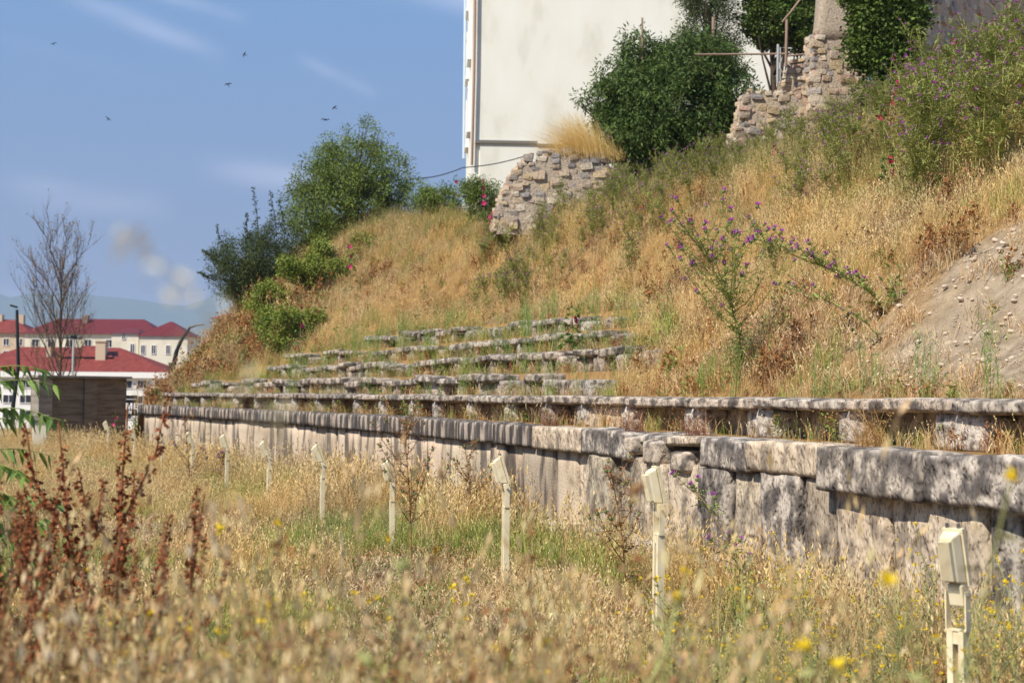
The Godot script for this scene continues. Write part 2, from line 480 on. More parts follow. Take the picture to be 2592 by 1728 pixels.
func build_podium() -> void:
	var w := thing("podium_wall", "long low curved podium wall of pale stone blocks under a blackened coping", "stone wall")
	var sd := 0.0
	# coping
	var d := 6.0
	while d < 48.0:
		var len := rnd(1.0, 1.9) if d > 18.0 else rnd(0.9, 1.7)
		var e := minf(along(d, len), 48.1)
		sd += 1.0
		var tint := rnd(0.9, 1.08)
		if d < 18.0: tint *= rnd(0.95, 1.25)
		var col := func(_p, _s): return Color(tint, tint * 0.985, tint * 0.96)
		var hgt := 0.33 if d > 11.2 else 0.4
		var out := 0.07 if d > 11.2 else 0.16
		var rough := 0.014 if d > 18.5 else 0.07
		var size := Vector3((e - d) / -tangent(d).z - 0.012, hgt, 0.56)
		var y := 1.68 - hgt / 2.0
		if d > 14.9 and d < 16.9:     # where the coping has broken away, a thin ragged lip is left
			size = Vector3(size.x, 0.12, 0.6)
			y = 1.62
			out = -0.02
		var seg := Vector3i(maxi(6, int(size.x / 0.06)), maxi(3, int(size.y / 0.055)), 8)
		if d > 30.0: seg = Vector3i(8, 3, 4)
		var b := rock(size, seg, 0.022 if d > 18.5 else 0.03, rough, sd, col, 0.55 if d < 18.5 else 0.5)
		var t := stone_frame(d, e, 0.28 - out + rnd(-0.012, 0.012), y + rnd(-0.012, 0.006))
		t.basis = t.basis * Basis.from_euler(Vector3(rnd(-0.01, 0.01), rnd(-0.012, 0.012), rnd(-0.008, 0.008)))
		part("coping_stone", b.mesh(true), M.coping_stone if d > 19.0 else M.crust_stone if rng.randf() < 0.8 else M.worn_stone, w, t)
		d = e
	# upright wall blocks
	d = 5.6
	while d < 47.6:
		var len := rnd(0.55, 1.5) if d > 19.0 else pick([rnd(0.3, 0.45), rnd(0.6, 1.1), rnd(0.6, 1.1)])
		var e := along(d, len)
		sd += 1.0
		var tint := rnd(0.82, 1.08)
		var red := rnd(0.97, 1.02)
		var grime := rng.randf() < (0.2 if d < 18.0 else 0.12)
		if d < 18.0: tint *= 1.03
		if grime: tint *= 0.66
		var col := func(_p, _s): return Color(tint * red, tint, tint * (1.0 if grime else 0.98))
		var near_ := d < 19.0
		var size := Vector3(len - 0.026, 1.5, 0.42)
		var b := rock(size, Vector3i(maxi(5, int(len / 0.07)), 20, 5) if near_ else Vector3i(5, 6, 3), 0.03 if near_ else 0.015, 0.06 if near_ else 0.01, sd, col, 0.6 if near_ else 0.4)
		var t := stone_frame(d, e, 0.24 + (rnd(-0.1, 0.07) if near_ else rnd(-0.03, 0.03)), 0.595 + rnd(-0.01, 0.01))
		part("wall_block", b.mesh(true), pick([M.worn_stone, M.worn_stone, M.worn_stone, M.crust_stone]) if near_ else M.wall_stone, w, t)
		d = e
	# the footing course, mostly drowned in weeds
	d = 5.3
	while d < 47.5:
		var len := rnd(0.7, 1.6)
		var e := along(d, len)
		sd += 1.0
		if rng.randf() < 0.85:
			var tint := rnd(0.9, 1.15)
			var col := func(_p, _s): return Color(tint, tint, tint)
			var b := rock(Vector3(len - 0.02, 0.85, 0.6), Vector3i(7, 6, 4), 0.07, 0.04, sd, col, 0.4)
			part("footing_stone", b.mesh(true), M.pale_stone if rng.randf() < 0.6 else M.wall_stone, w, stone_frame(d, e, 0.2 - rnd(0.02, 0.16), 0.05 - 0.008 * maxf(0, d - 12.0) + rnd(-0.06, 0.03)))
		d = e
	# loose bits below the broken coping
	for q in [[15.1, 0.18, 1.37, 0.34, 0.2], [15.9, 0.15, 1.36, 0.5, 0.26], [16.6, 0.12, 1.42, 0.42, 0.3], [17.2, 0.10, 1.5, 0.3, 0.22]]:
		sd += 1.0
		var col := func(_p, _s): return Color(1.02, 1.0, 0.97)
		part("stone_fragment", rock(Vector3(q[3], q[4], 0.4), Vector3i(6, 5, 4), 0.07, 0.05, sd, col, 0.5).mesh(true), M.seat_stone, w, stone_frame(q[0], q[0] + 0.2, q[1], q[2]))

func build_tiers() -> void:
	var spans := [[5.5, 47.6], [22.0, 46.6], [21.4, 42.2], [23.0, 42.0], [25.6, 38.4]]
	var words := ["lowest stone seat tier, long slabs over deep dark recesses, right above the podium wall", "second stone seat tier up, cracked slabs half hidden by weeds", "third stone seat tier up, middle of the five, broken by grass", "fourth stone seat tier up, gappy blocks with weathered tops", "topmost and shortest stone seat tier under the golden grass"]
	var sd := 200.0
	for k in range(1, 6):
		var w := thing("stone_seat_tier", words[k - 1], "stone seating", Vector3.ZERO, 0.0, "stone seat tiers")
		var top := 1.68 + 0.42 * k
		var d: float = spans[k - 1][0]
		var n := 0.72 * k
		while d < spans[k - 1][1]:
			var len := rnd(1.3, 2.1) if k == 1 else rnd(0.7, 1.5)
			var e := along(d, len)
			sd += 1.0
			var tint := rnd(0.66, 0.98) if k > 1 or d > 20.0 else rnd(0.84, 1.05)
			var col := func(_p, _s): return Color(tint, tint * 0.99, tint * 0.97)
			var near_ := d < 24.0
			var drop := 0.0 if k == 1 else rnd(0.0, 0.11)
			var lost := k > 1 and rng.randf() < 0.2
			var tilt := Basis.from_euler(Vector3(rnd(-1, 1), rnd(-1, 1), rnd(-1, 1)) * (0.012 if k == 1 else 0.05))
			if not lost:
				var hs := rnd(0.12, 0.15) if k == 1 else rnd(0.13, 0.19)
				var b := rock(Vector3(len - 0.015, hs, 0.78), Vector3i(maxi(5, int(len / 0.12)), 3, 6), 0.035, 0.03 if k == 1 else 0.04, sd, col, 0.4)
				var t := stone_frame(d, e, n + 0.33 + rnd(-0.02, 0.02) * k, top - hs / 2 - drop)
				t.basis = t.basis * tilt
				part("seat_slab", b.mesh(true), M.crust_stone if rng.randf() < 0.6 else M.seat_stone, w, t)
			# supports under the joints of the slabs
			var bw := rnd(0.3, 0.48) if d > 18.0 else rnd(0.45, 0.75)
			var sb := rock(Vector3(bw, 0.36, 0.5), Vector3i(4, 5, 4), 0.04, 0.03, sd + 0.3, col, 0.5)
			part("support_stone", sb.mesh(true), M.pale_stone if k == 1 or rng.randf() < 0.4 else M.seat_stone, w, stone_frame(d - bw * 0.45, d + bw * 0.45, n + 0.26, top - 0.29 - drop))
			# the hollowed face behind
			var solid := rng.randf() < (0.3 if k > 1 else 0.12)
			var rb := rock(Vector3(len, 0.4, 0.3), Vector3i(6, 4, 3), 0.03, 0.03, sd + 0.6, col, 0.5)
			part("riser_stone", rb.mesh(true), M.worn_stone if k == 1 else M.crust_stone, w, stone_frame(d, e, n + (0.2 if solid else 0.5), top - 0.31 - drop))
			d = e

# a dry-laid wall of separate stones in front of an earth and mortar core
var stone_shapes := []
func rubble_stones() -> void:
	for k in 9:
		stone_shapes.append(rock(Vector3(1, 1, 1), Vector3i(3, 2, 3), 0.13, 0.34, 400.0 + k * 3.0, plain, 0.24).mesh(false))

func rubble_wall(called: String, label: String, foot: Vector3, right: Vector3, wide: Array, high: float, stone: Vector2, thick: float, core: Material, lean := 0.06) -> Node3D:
	# wide: [height share, left, right] rows giving the outline
	var w := thing(called, label, "stone wall", foot)
	var face_n := Vector3.UP.cross(right) * -1.0
	face_n = right.cross(Vector3.UP).normalized()     # towards the viewer
	var edge := func(t: float) -> Vector2:
		for k in wide.size() - 1:
			if t <= wide[k + 1][0]:
				var s: float = (t - wide[k][0]) / maxf(0.001, wide[k + 1][0] - wide[k][0])
				return Vector2(lerpf(wide[k][1], wide[k + 1][1], s), lerpf(wide[k][2], wide[k + 1][2], s))
		return Vector2(wide[-1][1], wide[-1][2])
	var cm := MB.new()
	var ring := []
	for k in 9:
		var e: Vector2 = edge.call(k / 8.0)
		var y := high * k / 8.0
		var back := lean * y
		ring.append([right * (e.x + 0.1) + Vector3(0, y - 0.15, 0) - face_n * (0.015 + back), right * (e.y - 0.1) + Vector3(0, y - 0.15, 0) - face_n * (0.015 + back), right * (e.y - 0.1) + Vector3(0, y - 0.15, 0) - face_n * thick, right * (e.x + 0.1) + Vector3(0, y - 0.15, 0) - face_n * thick])
	for k in 8:
		for s in 4:
			cm.face(ring[k][s], ring[k][(s + 1) % 4], ring[k + 1][(s + 1) % 4], ring[k + 1][s])
	cm.face(ring[8][0], ring[8][1], ring[8][2], ring[8][3])
	part("wall_core", cm.mesh(), core, w)
	# stones packed by size, the largest first
	var placed := []
	for cls in [[1.4, 90], [1.0, 300], [0.7, 600], [0.45, 1100]]:
		for k in cls[1]:
			var y := high * rng.randf()
			var e: Vector2 = edge.call(y / high)
			var x := rnd(e.x, e.y)
			var sw: float = stone.y * cls[0] * rnd(0.85, 1.15)
			var sh := minf(sw * rnd(0.5, 0.8), stone.x * cls[0] * 1.1)
			var free := true
			for q in placed:
				if absf(q.x - x) < (q.z + sw) * 0.47 and absf(q.y - y) < (q.w + sh) * 0.47:
					free = false
					break
			if not free: continue
			placed.append(Vector4(x, y, sw, sh))
			var p := right * x + Vector3(0, y, 0) - face_n * (lean * y + 0.09 + rnd(-0.03, 0.04))
			var b := frame(right, Vector3.UP, face_n).basis * Basis.from_euler(Vector3(rnd(-0.15, 0.15), rnd(-0.15, 0.15), rnd(-0.2, 0.2)))
			part("stone", stone_shapes[rng.randi() % 9], M["rubble%d" % (rng.randi() % 8)], w, Transform3D(b.scaled_local(Vector3(sw * 1.06, sh * 1.06, minf(sw, 0.24))), p))
	# the side faces
	var y2 := 0.1
	while y2 < high:
		var rh := stone.x * rnd(0.7, 1.1)
		var e: Vector2 = edge.call(y2 / high)
		for sx in [e.x, e.y]:
			var z := 0.15
			while z < thick:
				var sw := rnd(stone.y * 0.6, stone.y * 1.2)
				part("stone", stone_shapes[rng.randi() % 9], M["rubble%d" % (rng.randi() % 8)], w, Transform3D(Basis.from_euler(Vector3(0, rnd(0, TAU), 0)).scaled_local(Vector3(sw, rh, sw)), right * (sx + (0.1 if sx == e.x else -0.1)) + Vector3(0, y2, 0) - face_n * (z + lean * y2)))
				z += sw
		y2 += rh
	return w

# ---------------------------------------------------------------- plant shapes
func blade(m: MB, b: Vector3, h: float, lean: Vector3, wid: float, col: Color, tipcol: Color, segs := 3) -> Vector3:
	var side := Vector3(rnd(-1, 1), 0, rnd(-1, 1)).normalized() * wid
	var prev := -1
	var p := b
	for k in segs + 1:
		var t := float(k) / segs
		p = b + Vector3.UP * h * (t - 0.25 * t * t * lean.length() / maxf(h, 0.01)) + lean * t * t
		var c := col.lerp(tipcol, t)
		if k == segs:
			var e := m.vert(p, c)
			m.tri(prev, prev + 1, e)
		else:
			var a := m.vert(p - side * (1.0 - t * 0.6), c)
			m.vert(p + side * (1.0 - t * 0.6), c)
			if prev >= 0:
				m.quad(prev, prev + 1, a + 1, a)
			prev = a
	return p

func lozenge(m: MB, p: Vector3, dir: Vector3, len: float, wid: float, col: Color) -> void:   # a leaf or a husk: four corners, slightly folded
	var s := dir.cross(Vector3(rnd(-1, 1), rnd(-1, 1), rnd(-1, 1))).normalized() * wid * 0.5
	var up := s.cross(dir).normalized() * wid * 0.15
	var a := m.vert(p, col); var b := m.vert(p + dir * len * 0.45 + s + up, col); var c := m.vert(p + dir * len, col); var e := m.vert(p + dir * len * 0.45 - s + up, col)
	m.tri(a, b, c); m.tri(a, c, e)

func ball(m: MB, p: Vector3, r: Vector3, col: Color, rings := 3, sides := 6) -> void:
	var first := m.v.size()
	for k in rings + 1:
		var w := PI * k / rings
		for s in sides:
			var q := TAU * s / sides
			m.vert(p + Vector3(sin(w) * cos(q) * r.x, cos(w) * r.y, sin(w) * sin(q) * r.z), col)
	for k in rings:
		for s in sides:
			var a := first + k * sides + s
			var b := first + k * sides + (s + 1) % sides
			m.quad(a + sides, b + sides, b, a)

func grass_clump(blades: int, h: float, spread: float, lean: float, wid: float, c1: Color, c2: Color, heads: float, headcol: Color) -> ArrayMesh:
	var m := MB.new()
	for k in blades:
		var a := rnd(0, TAU)
		var b := Vector3(cos(a), 0, sin(a)) * spread * sqrt(rng.randf())
		var hh := h * rnd(0.45, 1.1)
		var l := Vector3(rnd(-1, 1), 0, rnd(-1, 1)) * lean * hh
		var c := vary(c1.lerp(c2, rng.randf()), 0.18)
		var tip := blade(m, b, hh, l, wid * rnd(0.7, 1.3), c, c * 1.08)
		if rng.randf() < heads:
			var dir := (l * 2.0 / hh + Vector3.UP).normalized()
			for j in 3:
				lozenge(m, tip - dir * (0.03 * j), (dir + Vector3(rnd(-1, 1), rnd(-0.3, 0.5), rnd(-1, 1)) * 0.4).normalized(), rnd(0.025, 0.045), 0.012, vary(headcol, 0.15))
	return m.mesh()

func oat_clump(stalks: int, h: float, pale: Color) -> ArrayMesh:     # wild oats: open hanging husks
	var m := MB.new()
	for k in stalks:
		var b := Vector3(rnd(-0.1, 0.1), 0, rnd(-0.1, 0.1))
		var hh := h * rnd(0.75, 1.1)
		var l := Vector3(rnd(-1, 1), 0, rnd(-1, 1)) * 0.28 * hh
		var c := vary(lin(196, 168, 112), 0.15)
		blade(m, b, hh, l, 0.0028, c, c, 5)
		for j in 14:
			var t := rnd(0.68, 1.0)
			var p := b + Vector3.UP * hh * (t - 0.25 * t * t * l.length() / hh) + l * t * t
			var o := Vector3(rnd(-1, 1), rnd(-0.6, 0.4), rnd(-1, 1)) * 0.05
			m.face3(p, p + o, p + o + Vector3(0.001, 0.002, 0), c)
			lozenge(m, p + o, Vector3(rnd(-0.4, 0.4), -1, rnd(-0.4, 0.4)).normalized(), rnd(0.022, 0.034), 0.011, vary(pale, 0.12))
	return m.mesh()

func leafy_clump(stems: int, h: float, leaf: float, col: Color, dead: float) -> ArrayMesh:       # a low broad-leaved weed
	var m := MB.new()
	for k in stems:
		var l := Vector3(rnd(-1, 1), 0, rnd(-1, 1)) * 0.4 * h
		var hh := h * rnd(0.5, 1.1)
		var c := vary(col, 0.2)
		var b := Vector3(rnd(-0.06, 0.06), 0, rnd(-0.06, 0.06))
		blade(m, b, hh, l, 0.004, c, c)
		for j in 9:
			var t := rnd(0.15, 1.0)
			var p := b + Vector3.UP * hh * (t - 0.25 * t * t * l.length() / hh) + l * t * t
			var cc := vary(lin(150, 104, 62), 0.2) if rng.randf() < dead else vary(col, 0.25)
			lozenge(m, p, Vector3(rnd(-1, 1), rnd(-0.2, 0.9), rnd(-1, 1)).normalized(), leaf * rnd(0.6, 1.2), leaf * 0.42, cc)
	return m.mesh()

func leaf_cluster(count: int, r: float, leaf: float, ratio: float, col: Color, droop: float, twig: Color) -> ArrayMesh:
	var m := MB.new()
	for k in 4:
		var e := Vector3(rnd(-1, 1), rnd(-0.5, 1), rnd(-1, 1)).normalized() * r * 0.8
		m.face3(Vector3.ZERO, Vector3(0.006, 0, 0.006), e, twig)
	for k in count:
		var p := Vector3(rnd(-1, 1), rnd(-1, 1), rnd(-1, 1))
		if p.length() > 1.0: p = p.normalized() * rng.randf()
		p *= r
		var dir := (p.normalized() + Vector3(rnd(-0.8, 0.8), rnd(-0.8, 0.8) - droop, rnd(-0.8, 0.8))).normalized()
		lozenge(m, p, dir, leaf * rnd(0.65, 1.2), leaf * ratio, vary(col, 0.22))
	return m.mesh()

# a tree or bush: trunk, limbs and a crown filled with leaf clusters inside a set of lobes [centre, radii]
func bush(called: String, label: String, category: String, foot: Vector3, lobes: Array, clusters: Array, count: int, tint: Callable, trunk_r: float, group := "", shell := 0.55, size := 1.0) -> Node3D:
	var o := thing(called, label, category, foot, 0.0, group)
	var m := MB.new()
	var total := 0.0
	for l in lobes: total += l[1].x * l[1].y * l[1].z
	var spine: Vector3 = lobes[0][0]
	m.tube([Vector3(0, -0.3, 0), spine * 0.4 + Vector3(rnd(-0.1, 0.1), 0, rnd(-0.1, 0.1)), spine, spine + Vector3(0, lobes[0][1].y * 0.6, 0)], [trunk_r, trunk_r * 0.8, trunk_r * 0.5, trunk_r * 0.12], 7)
	part("trunk", m.mesh(true), M.bark, o)
	var lm := MB.new()
	for l in lobes:
		for k in 7:
			var e: Vector3 = l[0] + Vector3(rnd(-1, 1), rnd(-0.6, 1), rnd(-1, 1)).normalized() * l[1] * 0.85
			var s: Vector3 = spine * rnd(0.25, 0.9)
			var mid := (s + e) * 0.5 + Vector3(0, -0.1 * (e - s).length(), 0) + Vector3(rnd(-0.1, 0.1), 0, rnd(-0.1, 0.1))
			lm.tube([s, mid, e], [trunk_r * 0.35, trunk_r * 0.22, trunk_r * 0.06], 4)
	part("limbs", lm.mesh(true), M.bark, o)
	var spots := []
	for k in clusters.size(): spots.append([])
	for l in lobes:
		var cnt := int(count * l[1].x * l[1].y * l[1].z / total) if l.size() < 3 else int(l[2])
		for k in cnt:
			var q := Vector3(rnd(-1, 1), rnd(-1, 1), rnd(-1, 1))
			while q.length() > 1.0 or q.length() < 0.05: q = Vector3(rnd(-1, 1), rnd(-1, 1), rnd(-1, 1))
			var r := lerpf(q.length(), 1.0, shell)
			var dir := q.normalized()
			r *= 1.0 + 0.62 * nz2.get_noise_3dv((dir * 44.0 + l[0] * 9.0))
			var p: Vector3 = l[0] + dir * r * l[1]
			if nz2.get_noise_3dv((p + foot) * 22.0) < -0.22 : continue
			if p.y + foot.y < land(foot.x + p.x, -(foot.z + p.z)) - 0.05: continue
			spots[rng.randi() % clusters.size()].append([pose(p, rnd(0, TAU), size * rnd(0.7, 1.25), Vector3(rnd(-0.5, 0.5), 0, rnd(-0.5, 0.5))), tint.call(p)])
	for k in clusters.size():
		var f := copies("foliage", clusters[k], M.leaf, o, spots[k])
		f.set_meta("kind", "stuff")
	return o

func plain_tint(_p: Vector3) -> Color:
	var f := rnd(0.72, 1.2)
	return Color(f * rnd(0.92, 1.1), f, f * rnd(0.85, 1.05))

func bare_tree(label: String, foot: Vector3, h: float) -> void:
	var o := thing("bare_tree", label, "tree", foot)
	var m := MB.new()
	var twigs := MB.new()
	var lv := MB.new()
	m.tube([Vector3(0, -0.3, 0), Vector3(0.03, h * 0.3, 0), Vector3(-0.03, h * 0.65, 0), Vector3(0.04, h * 0.98, 0)], [h * 0.011, h * 0.008, h * 0.005, h * 0.0012], 7)
	var grow := func(me: Callable, p: Vector3, dir: Vector3, len: float, r: float, level: int) -> void:
		var pts := [p]
		var rr := [r]
		var q := p
		var dd := dir
		for k in 4:
			dd = (dd + Vector3(rnd(-0.16, 0.16), rnd(0.0, 0.16), rnd(-0.16, 0.16))).normalized()
			q += dd * len / 4.0
			pts.append(q); rr.append(r * (1.0 - 0.2 * (k + 1)))
			if level < 3:
				for j in (2 if level < 2 else 1):
					if rng.randf() < 0.85:
						me.call(me, q, (dd + Vector3(rnd(-1, 1), rnd(-0.1, 0.7), rnd(-1, 1)) * 0.6).normalized(), len * rnd(0.35, 0.6), r * 0.48, level + 1)
			elif rng.randf() < 0.10:
				lozenge(lv, q, Vector3(rnd(-1, 1), rnd(-1, 0.3), rnd(-1, 1)).normalized(), 0.12, 0.07, vary(lin(150, 124, 70), 0.3))
		(m if level == 0 else twigs).tube(pts, rr, 4 if level < 2 else 3, Color.WHITE, false)
	for k in 24:
		var t := lerpf(0.14, 0.9, k / 24.0)
		var a := k * 2.4 + rnd(-0.4, 0.4)
		grow.call(grow, Vector3(0, h * t, 0), Vector3(cos(a), rnd(1.3, 2.3), sin(a)).normalized(), h * rnd(0.24, 0.42) * (1.1 - 0.55 * t), h * 0.0034, 0)
	part("trunk", m.mesh(true), M.bark, o)
	part("twigs", twigs.mesh(true), M.bark, o)
	part("dead_leaves", lv.mesh(), M.leaf, o)

# ---- thistles
func thistle_head(flower: Color) -> MB:
	var m := MB.new()
	ball(m, Vector3(0, 0.014, 0), Vector3(0.016, 0.017, 0.016), lin(120, 128, 84), 4, 7)
	for k in 8:
		var a := rnd(0, TAU)
		lozenge(m, Vector3(cos(a) * 0.013, rnd(0.004, 0.02), sin(a) * 0.013), Vector3(cos(a), rnd(-0.5, 0.4), sin(a)).normalized(), 0.022, 0.005, lin(150, 150, 90))
	for k in 26:
		var a := rnd(0, TAU)
		lozenge(m, Vector3(cos(a), 0, sin(a)) * 0.008 + Vector3(0, 0.025, 0), Vector3(cos(a) * rnd(0, 1), rnd(0.6, 1.2), sin(a) * rnd(0, 1)).normalized(), rnd(0.022, 0.03), 0.006, vary(flower, 0.2))
	return m

func spiny_leaf(m: MB, p: Vector3, dir: Vector3, len: float, col: Color) -> void:
	var s := dir.cross(Vector3.UP + Vector3(rnd(-0.5, 0.5), 0, rnd(-0.5, 0.5))).normalized()
	var prev := p
	for k in 4:
		var q := p + dir * len * (k + 1) / 4.0 - Vector3.UP * len * 0.05 * k * k * 0.4
		var w := len * 0.17 * (1.0 - k * 0.2)
		var mid := (prev + q) * 0.5
		m.face3(prev, mid + s * w + Vector3.UP * 0.01, q, col)
		m.face3(prev, q, mid - s * w + Vector3.UP * 0.01, col)
		prev = q

# returns {stem, leaves, heads: [Transform3D]}
func thistle_shape(h: float, bend: Vector3, branches: int, leafy: float, col: Color, stemcol: Color, side_reach := 0.45) -> Dictionary:
	var st := MB.new()
	var lf := MB.new()
	var heads := []
	var curve := func(t: float) -> Vector3:
		return Vector3(0, h * t, 0) + bend * t * t
	var pts := []
	var rr := []
	for k in 7:
		pts.append(curve.call(k / 6.0)); rr.append(lerpf(0.011, 0.004, k / 6.0))
	st.tube(pts, rr, 5, stemcol)
	heads.append([pts[6], (pts[6] - pts[5]).normalized()])
	for k in int(26 * leafy):
		var t := pow(rng.randf(), 1.4)
		var a := rnd(0, TAU)
		spiny_leaf(lf, curve.call(t), Vector3(cos(a), rnd(-0.1, 0.7), sin(a)).normalized(), rnd(0.12, 0.26) * lerpf(1.2, 0.5, t), vary(col if t > 0.12 else lin(140, 110, 70), 0.2))
	for k in branches:
		var t := rnd(0.25, 0.95)
		var b: Vector3 = curve.call(t)
		var a := k * 2.4 + rnd(-0.4, 0.4)
		var len := h * side_reach * rnd(0.5, 1.1) * (1.15 - 0.6 * t)
		var out := Vector3(cos(a), 0, sin(a))
		var bp := []
		var br := []
		for j in 5:
			var u := j / 4.0
			bp.append(b + out * len * u * 0.62 + Vector3.UP * len * (0.35 * u + 0.45 * u * u) + bend * 0.18 * u * u); br.append(lerpf(0.006, 0.0028, u))
		st.tube(bp, br, 4, vary(stemcol, 0.1), false)
		heads.append([bp[4], (bp[4] - bp[3]).normalized()])
		for j in int(9 * leafy):
			var u := rng.randf()
			var p: Vector3 = bp[int(u * 3.99)].lerp(bp[int(u * 3.99) + 1], fmod(u * 3.99, 1.0))
			spiny_leaf(lf, p, Vector3(rnd(-1, 1), rnd(-0.2, 0.8), rnd(-1, 1)).normalized(), rnd(0.05, 0.13), vary(col, 0.22))
		if rng.randf() < 0.55:      # a forked twig
			var q: Vector3 = bp[2]
			var e: Vector3 = q + Vector3(rnd(-1, 1), rnd(0.5, 1.2), rnd(-1, 1)).normalized() * len * 0.4
			st.tube([q, (q + e) * 0.5 + out * 0.02, e], [0.004, 0.003, 0.0025], 4, stemcol, false)
			heads.append([e, (e - q).normalized()])
	return {"stem": st, "leaves": lf, "heads": heads}

func head_pose(h: Array, s: float) -> Transform3D:
	var y: Vector3 = h[1]
	var x := y.cross(Vector3(0.3, 0.2, 0.9)).normalized()
	return Transform3D(Basis(x, y, x.cross(y)).scaled_local(Vector3.ONE * s), h[0])

func thistle(label: String, foot: Vector3, shape: Dictionary, flower: Color, s := 1.0, group := "", each_head := true) -> Node3D:
	var o := thing("thistle_plant", label, "thistle", foot, 0.0, group)
	part("stem", shape.stem.mesh(true), M.stalk, o)
	if shape.leaves.v.size(): part("leaves", shape.leaves.mesh(), M.leaf, o)
	var hm := thistle_head(flower)
	if each_head:
		var ms := hm.mesh()
		for h in shape.heads:
			part("flower_head", ms, M.petal, o, head_pose(h, s * rnd(0.75, 1.2)))
	else:
		var all := MB.new()
		for h in shape.heads: all.add(hm, head_pose(h, s * rnd(0.75, 1.2)))
		part("flower_heads", all.mesh(), M.petal, o)
	return o

# ---- hollyhocks
func hollyhock_mesh(h: float, flowers: int, col: Color) -> Dictionary:
	var st := MB.new()
	var lf := MB.new()
	var bl := []
	var bend := Vector3(rnd(-0.15, 0.15), 0, rnd(-0.1, 0.1)) * h
	st.tube([Vector3.ZERO, Vector3(0, h * 0.5, 0) + bend * 0.25, Vector3(0, h, 0) + bend], [0.012, 0.009, 0.004], 5, lin(120, 132, 70))
	for k in 26:
		var t := rnd(0.05, 0.95)
		var a := rnd(0, TAU)
		var p := Vector3(0, h * t, 0) + bend * t * t
		var q := p + Vector3(cos(a), rnd(0.0, 0.5), sin(a)).normalized() * lerpf(0.2, 0.05, t)
		for j in 5:
			lozenge(lf, q, Vector3(cos(a + (j - 2) * 0.6), rnd(-0.5, 0.1), sin(a + (j - 2) * 0.6)).normalized(), lerpf(0.13, 0.05, t), lerpf(0.09, 0.04, t), vary(lin(96, 122, 58), 0.2))
	for k in flowers:
		var t := 0.42 + 0.5 * (k + 0.5) / flowers
		var a := rnd(-0.6, 2.4)
		var dir := Vector3(cos(a), 0.15, sin(a)).normalized()
		bl.append([Vector3(0, h * t, 0) + bend * t * t + dir * 0.03, dir])
	return {"stem": st, "leaves": lf, "flowers": bl, "col": col}

func bloom(col: Color) -> ArrayMesh:
	var m := MB.new()
	for k in 5:
		var a := TAU * k / 5.0
		var b := TAU * (k + 1.1) / 5.0
		var c := vary(col, 0.1)
		var o := m.vert(Vector3(0, 0.0, 0), c.lerp(lin(120, 20, 50), 0.5))
		var p := m.vert(Vector3(cos(a) * 0.048, 0.022, sin(a) * 0.048), c)
		var q := m.vert(Vector3(cos((a + b) / 2) * 0.056, 0.026, sin((a + b) / 2) * 0.056), c)
		var r := m.vert(Vector3(cos(b) * 0.048, 0.022, sin(b) * 0.048), c)
		m.tri(o, p, q); m.tri(o, q, r)
	ball(m, Vector3(0, 0.012, 0), Vector3(0.008, 0.014, 0.008), lin(238, 222, 150), 3, 5)
	return m.mesh()

func hollyhock(label: String, foot: Vector3, h: float, flowers: int, col: Color, s := 1.0) -> void:
	var o := thing("hollyhock", label, "flower", foot, rnd(0, 0.5), "pink hollyhocks")
	var d := hollyhock_mesh(h, flowers, col)
	part("stem", d.stem.mesh(true), M.stalk, o)
	part("leaves", d.leaves.mesh(), M.leaf, o)
	var b := bloom(col)
	for f in d.flowers: part("flower", b, M.petal, o, head_pose(f, s * rnd(0.9, 1.25)))

# ---- dock, rust-red when dry
func dock_shape(h: float, arms: int) -> Array:
	var st := MB.new()
	var sd := MB.new()
	var bend := Vector3(rnd(-0.15, 0.15), 0, rnd(-0.1, 0.1)) * h
	var husk := func(p: Vector3, r: float) -> void:
		for k in 7:
			lozenge(sd, p + Vector3(rnd(-1, 1), rnd(-1, 1), rnd(-1, 1)) * r * 0.6, Vector3(rnd(-1, 1), rnd(-0.6, 0.6), rnd(-1, 1)).normalized(), r * rnd(0.8, 1.3), r * 0.9, vary(lin(142, 82, 50), 0.3))
	var pts := []
	var rr := []
	for k in 6:
		var t := k / 5.0
		pts.append(Vector3(0, h * t, 0) + bend * t * t); rr.append(lerpf(0.007, 0.002, t))
	st.tube(pts, rr, 5, lin(150, 96, 62))
	for k in 30:
		var t := lerpf(0.5, 1.0, k / 34.0)
		husk.call(Vector3(0, h * t, 0) + bend * t * t + Vector3(rnd(-1, 1), 0, rnd(-1, 1)) * 0.008, lerpf(0.022, 0.010, (t - 0.5) * 2.0))
	for k in arms:
		var t := lerpf(0.3, 0.75, float(k) / arms)
		var b := Vector3(0, h * t, 0) + bend * t * t
		var a := k * 2.4 + rnd(-0.5, 0.5)
		var len := h * rnd(0.22, 0.4)
		var e := b + Vector3(cos(a) * 0.38, rnd(0.8, 1.1), sin(a) * 0.38).normalized() * len
		st.tube([b, (b + e) * 0.5 + Vector3(cos(a), 0, sin(a)) * 0.03, e], [0.004, 0.003, 0.0015], 4, lin(150, 96, 62), false)
		for j in 15:
			var u := lerpf(0.25, 1.0, j / 15.0)
			husk.call(b.lerp(e, u) + Vector3(cos(a), 0, sin(a)) * 0.06 * u * (1 - u) * 2.0, lerpf(0.02, 0.009, u))
	return [st.mesh(true), sd.mesh()]

func dock(label: String, foot: Vector3, shape: Array, yaw: float, s: float, lean := 0.0) -> void:
	var o := thing("dock_plant", label, "plant", foot, yaw, "rust-red dock plants")
	o.rotation = Vector3(0, yaw, lean)
	o.scale = Vector3.ONE * s
	part("stem", shape[0], M.stalk, o)
	part("seed_heads", shape[1], M.straw, o)

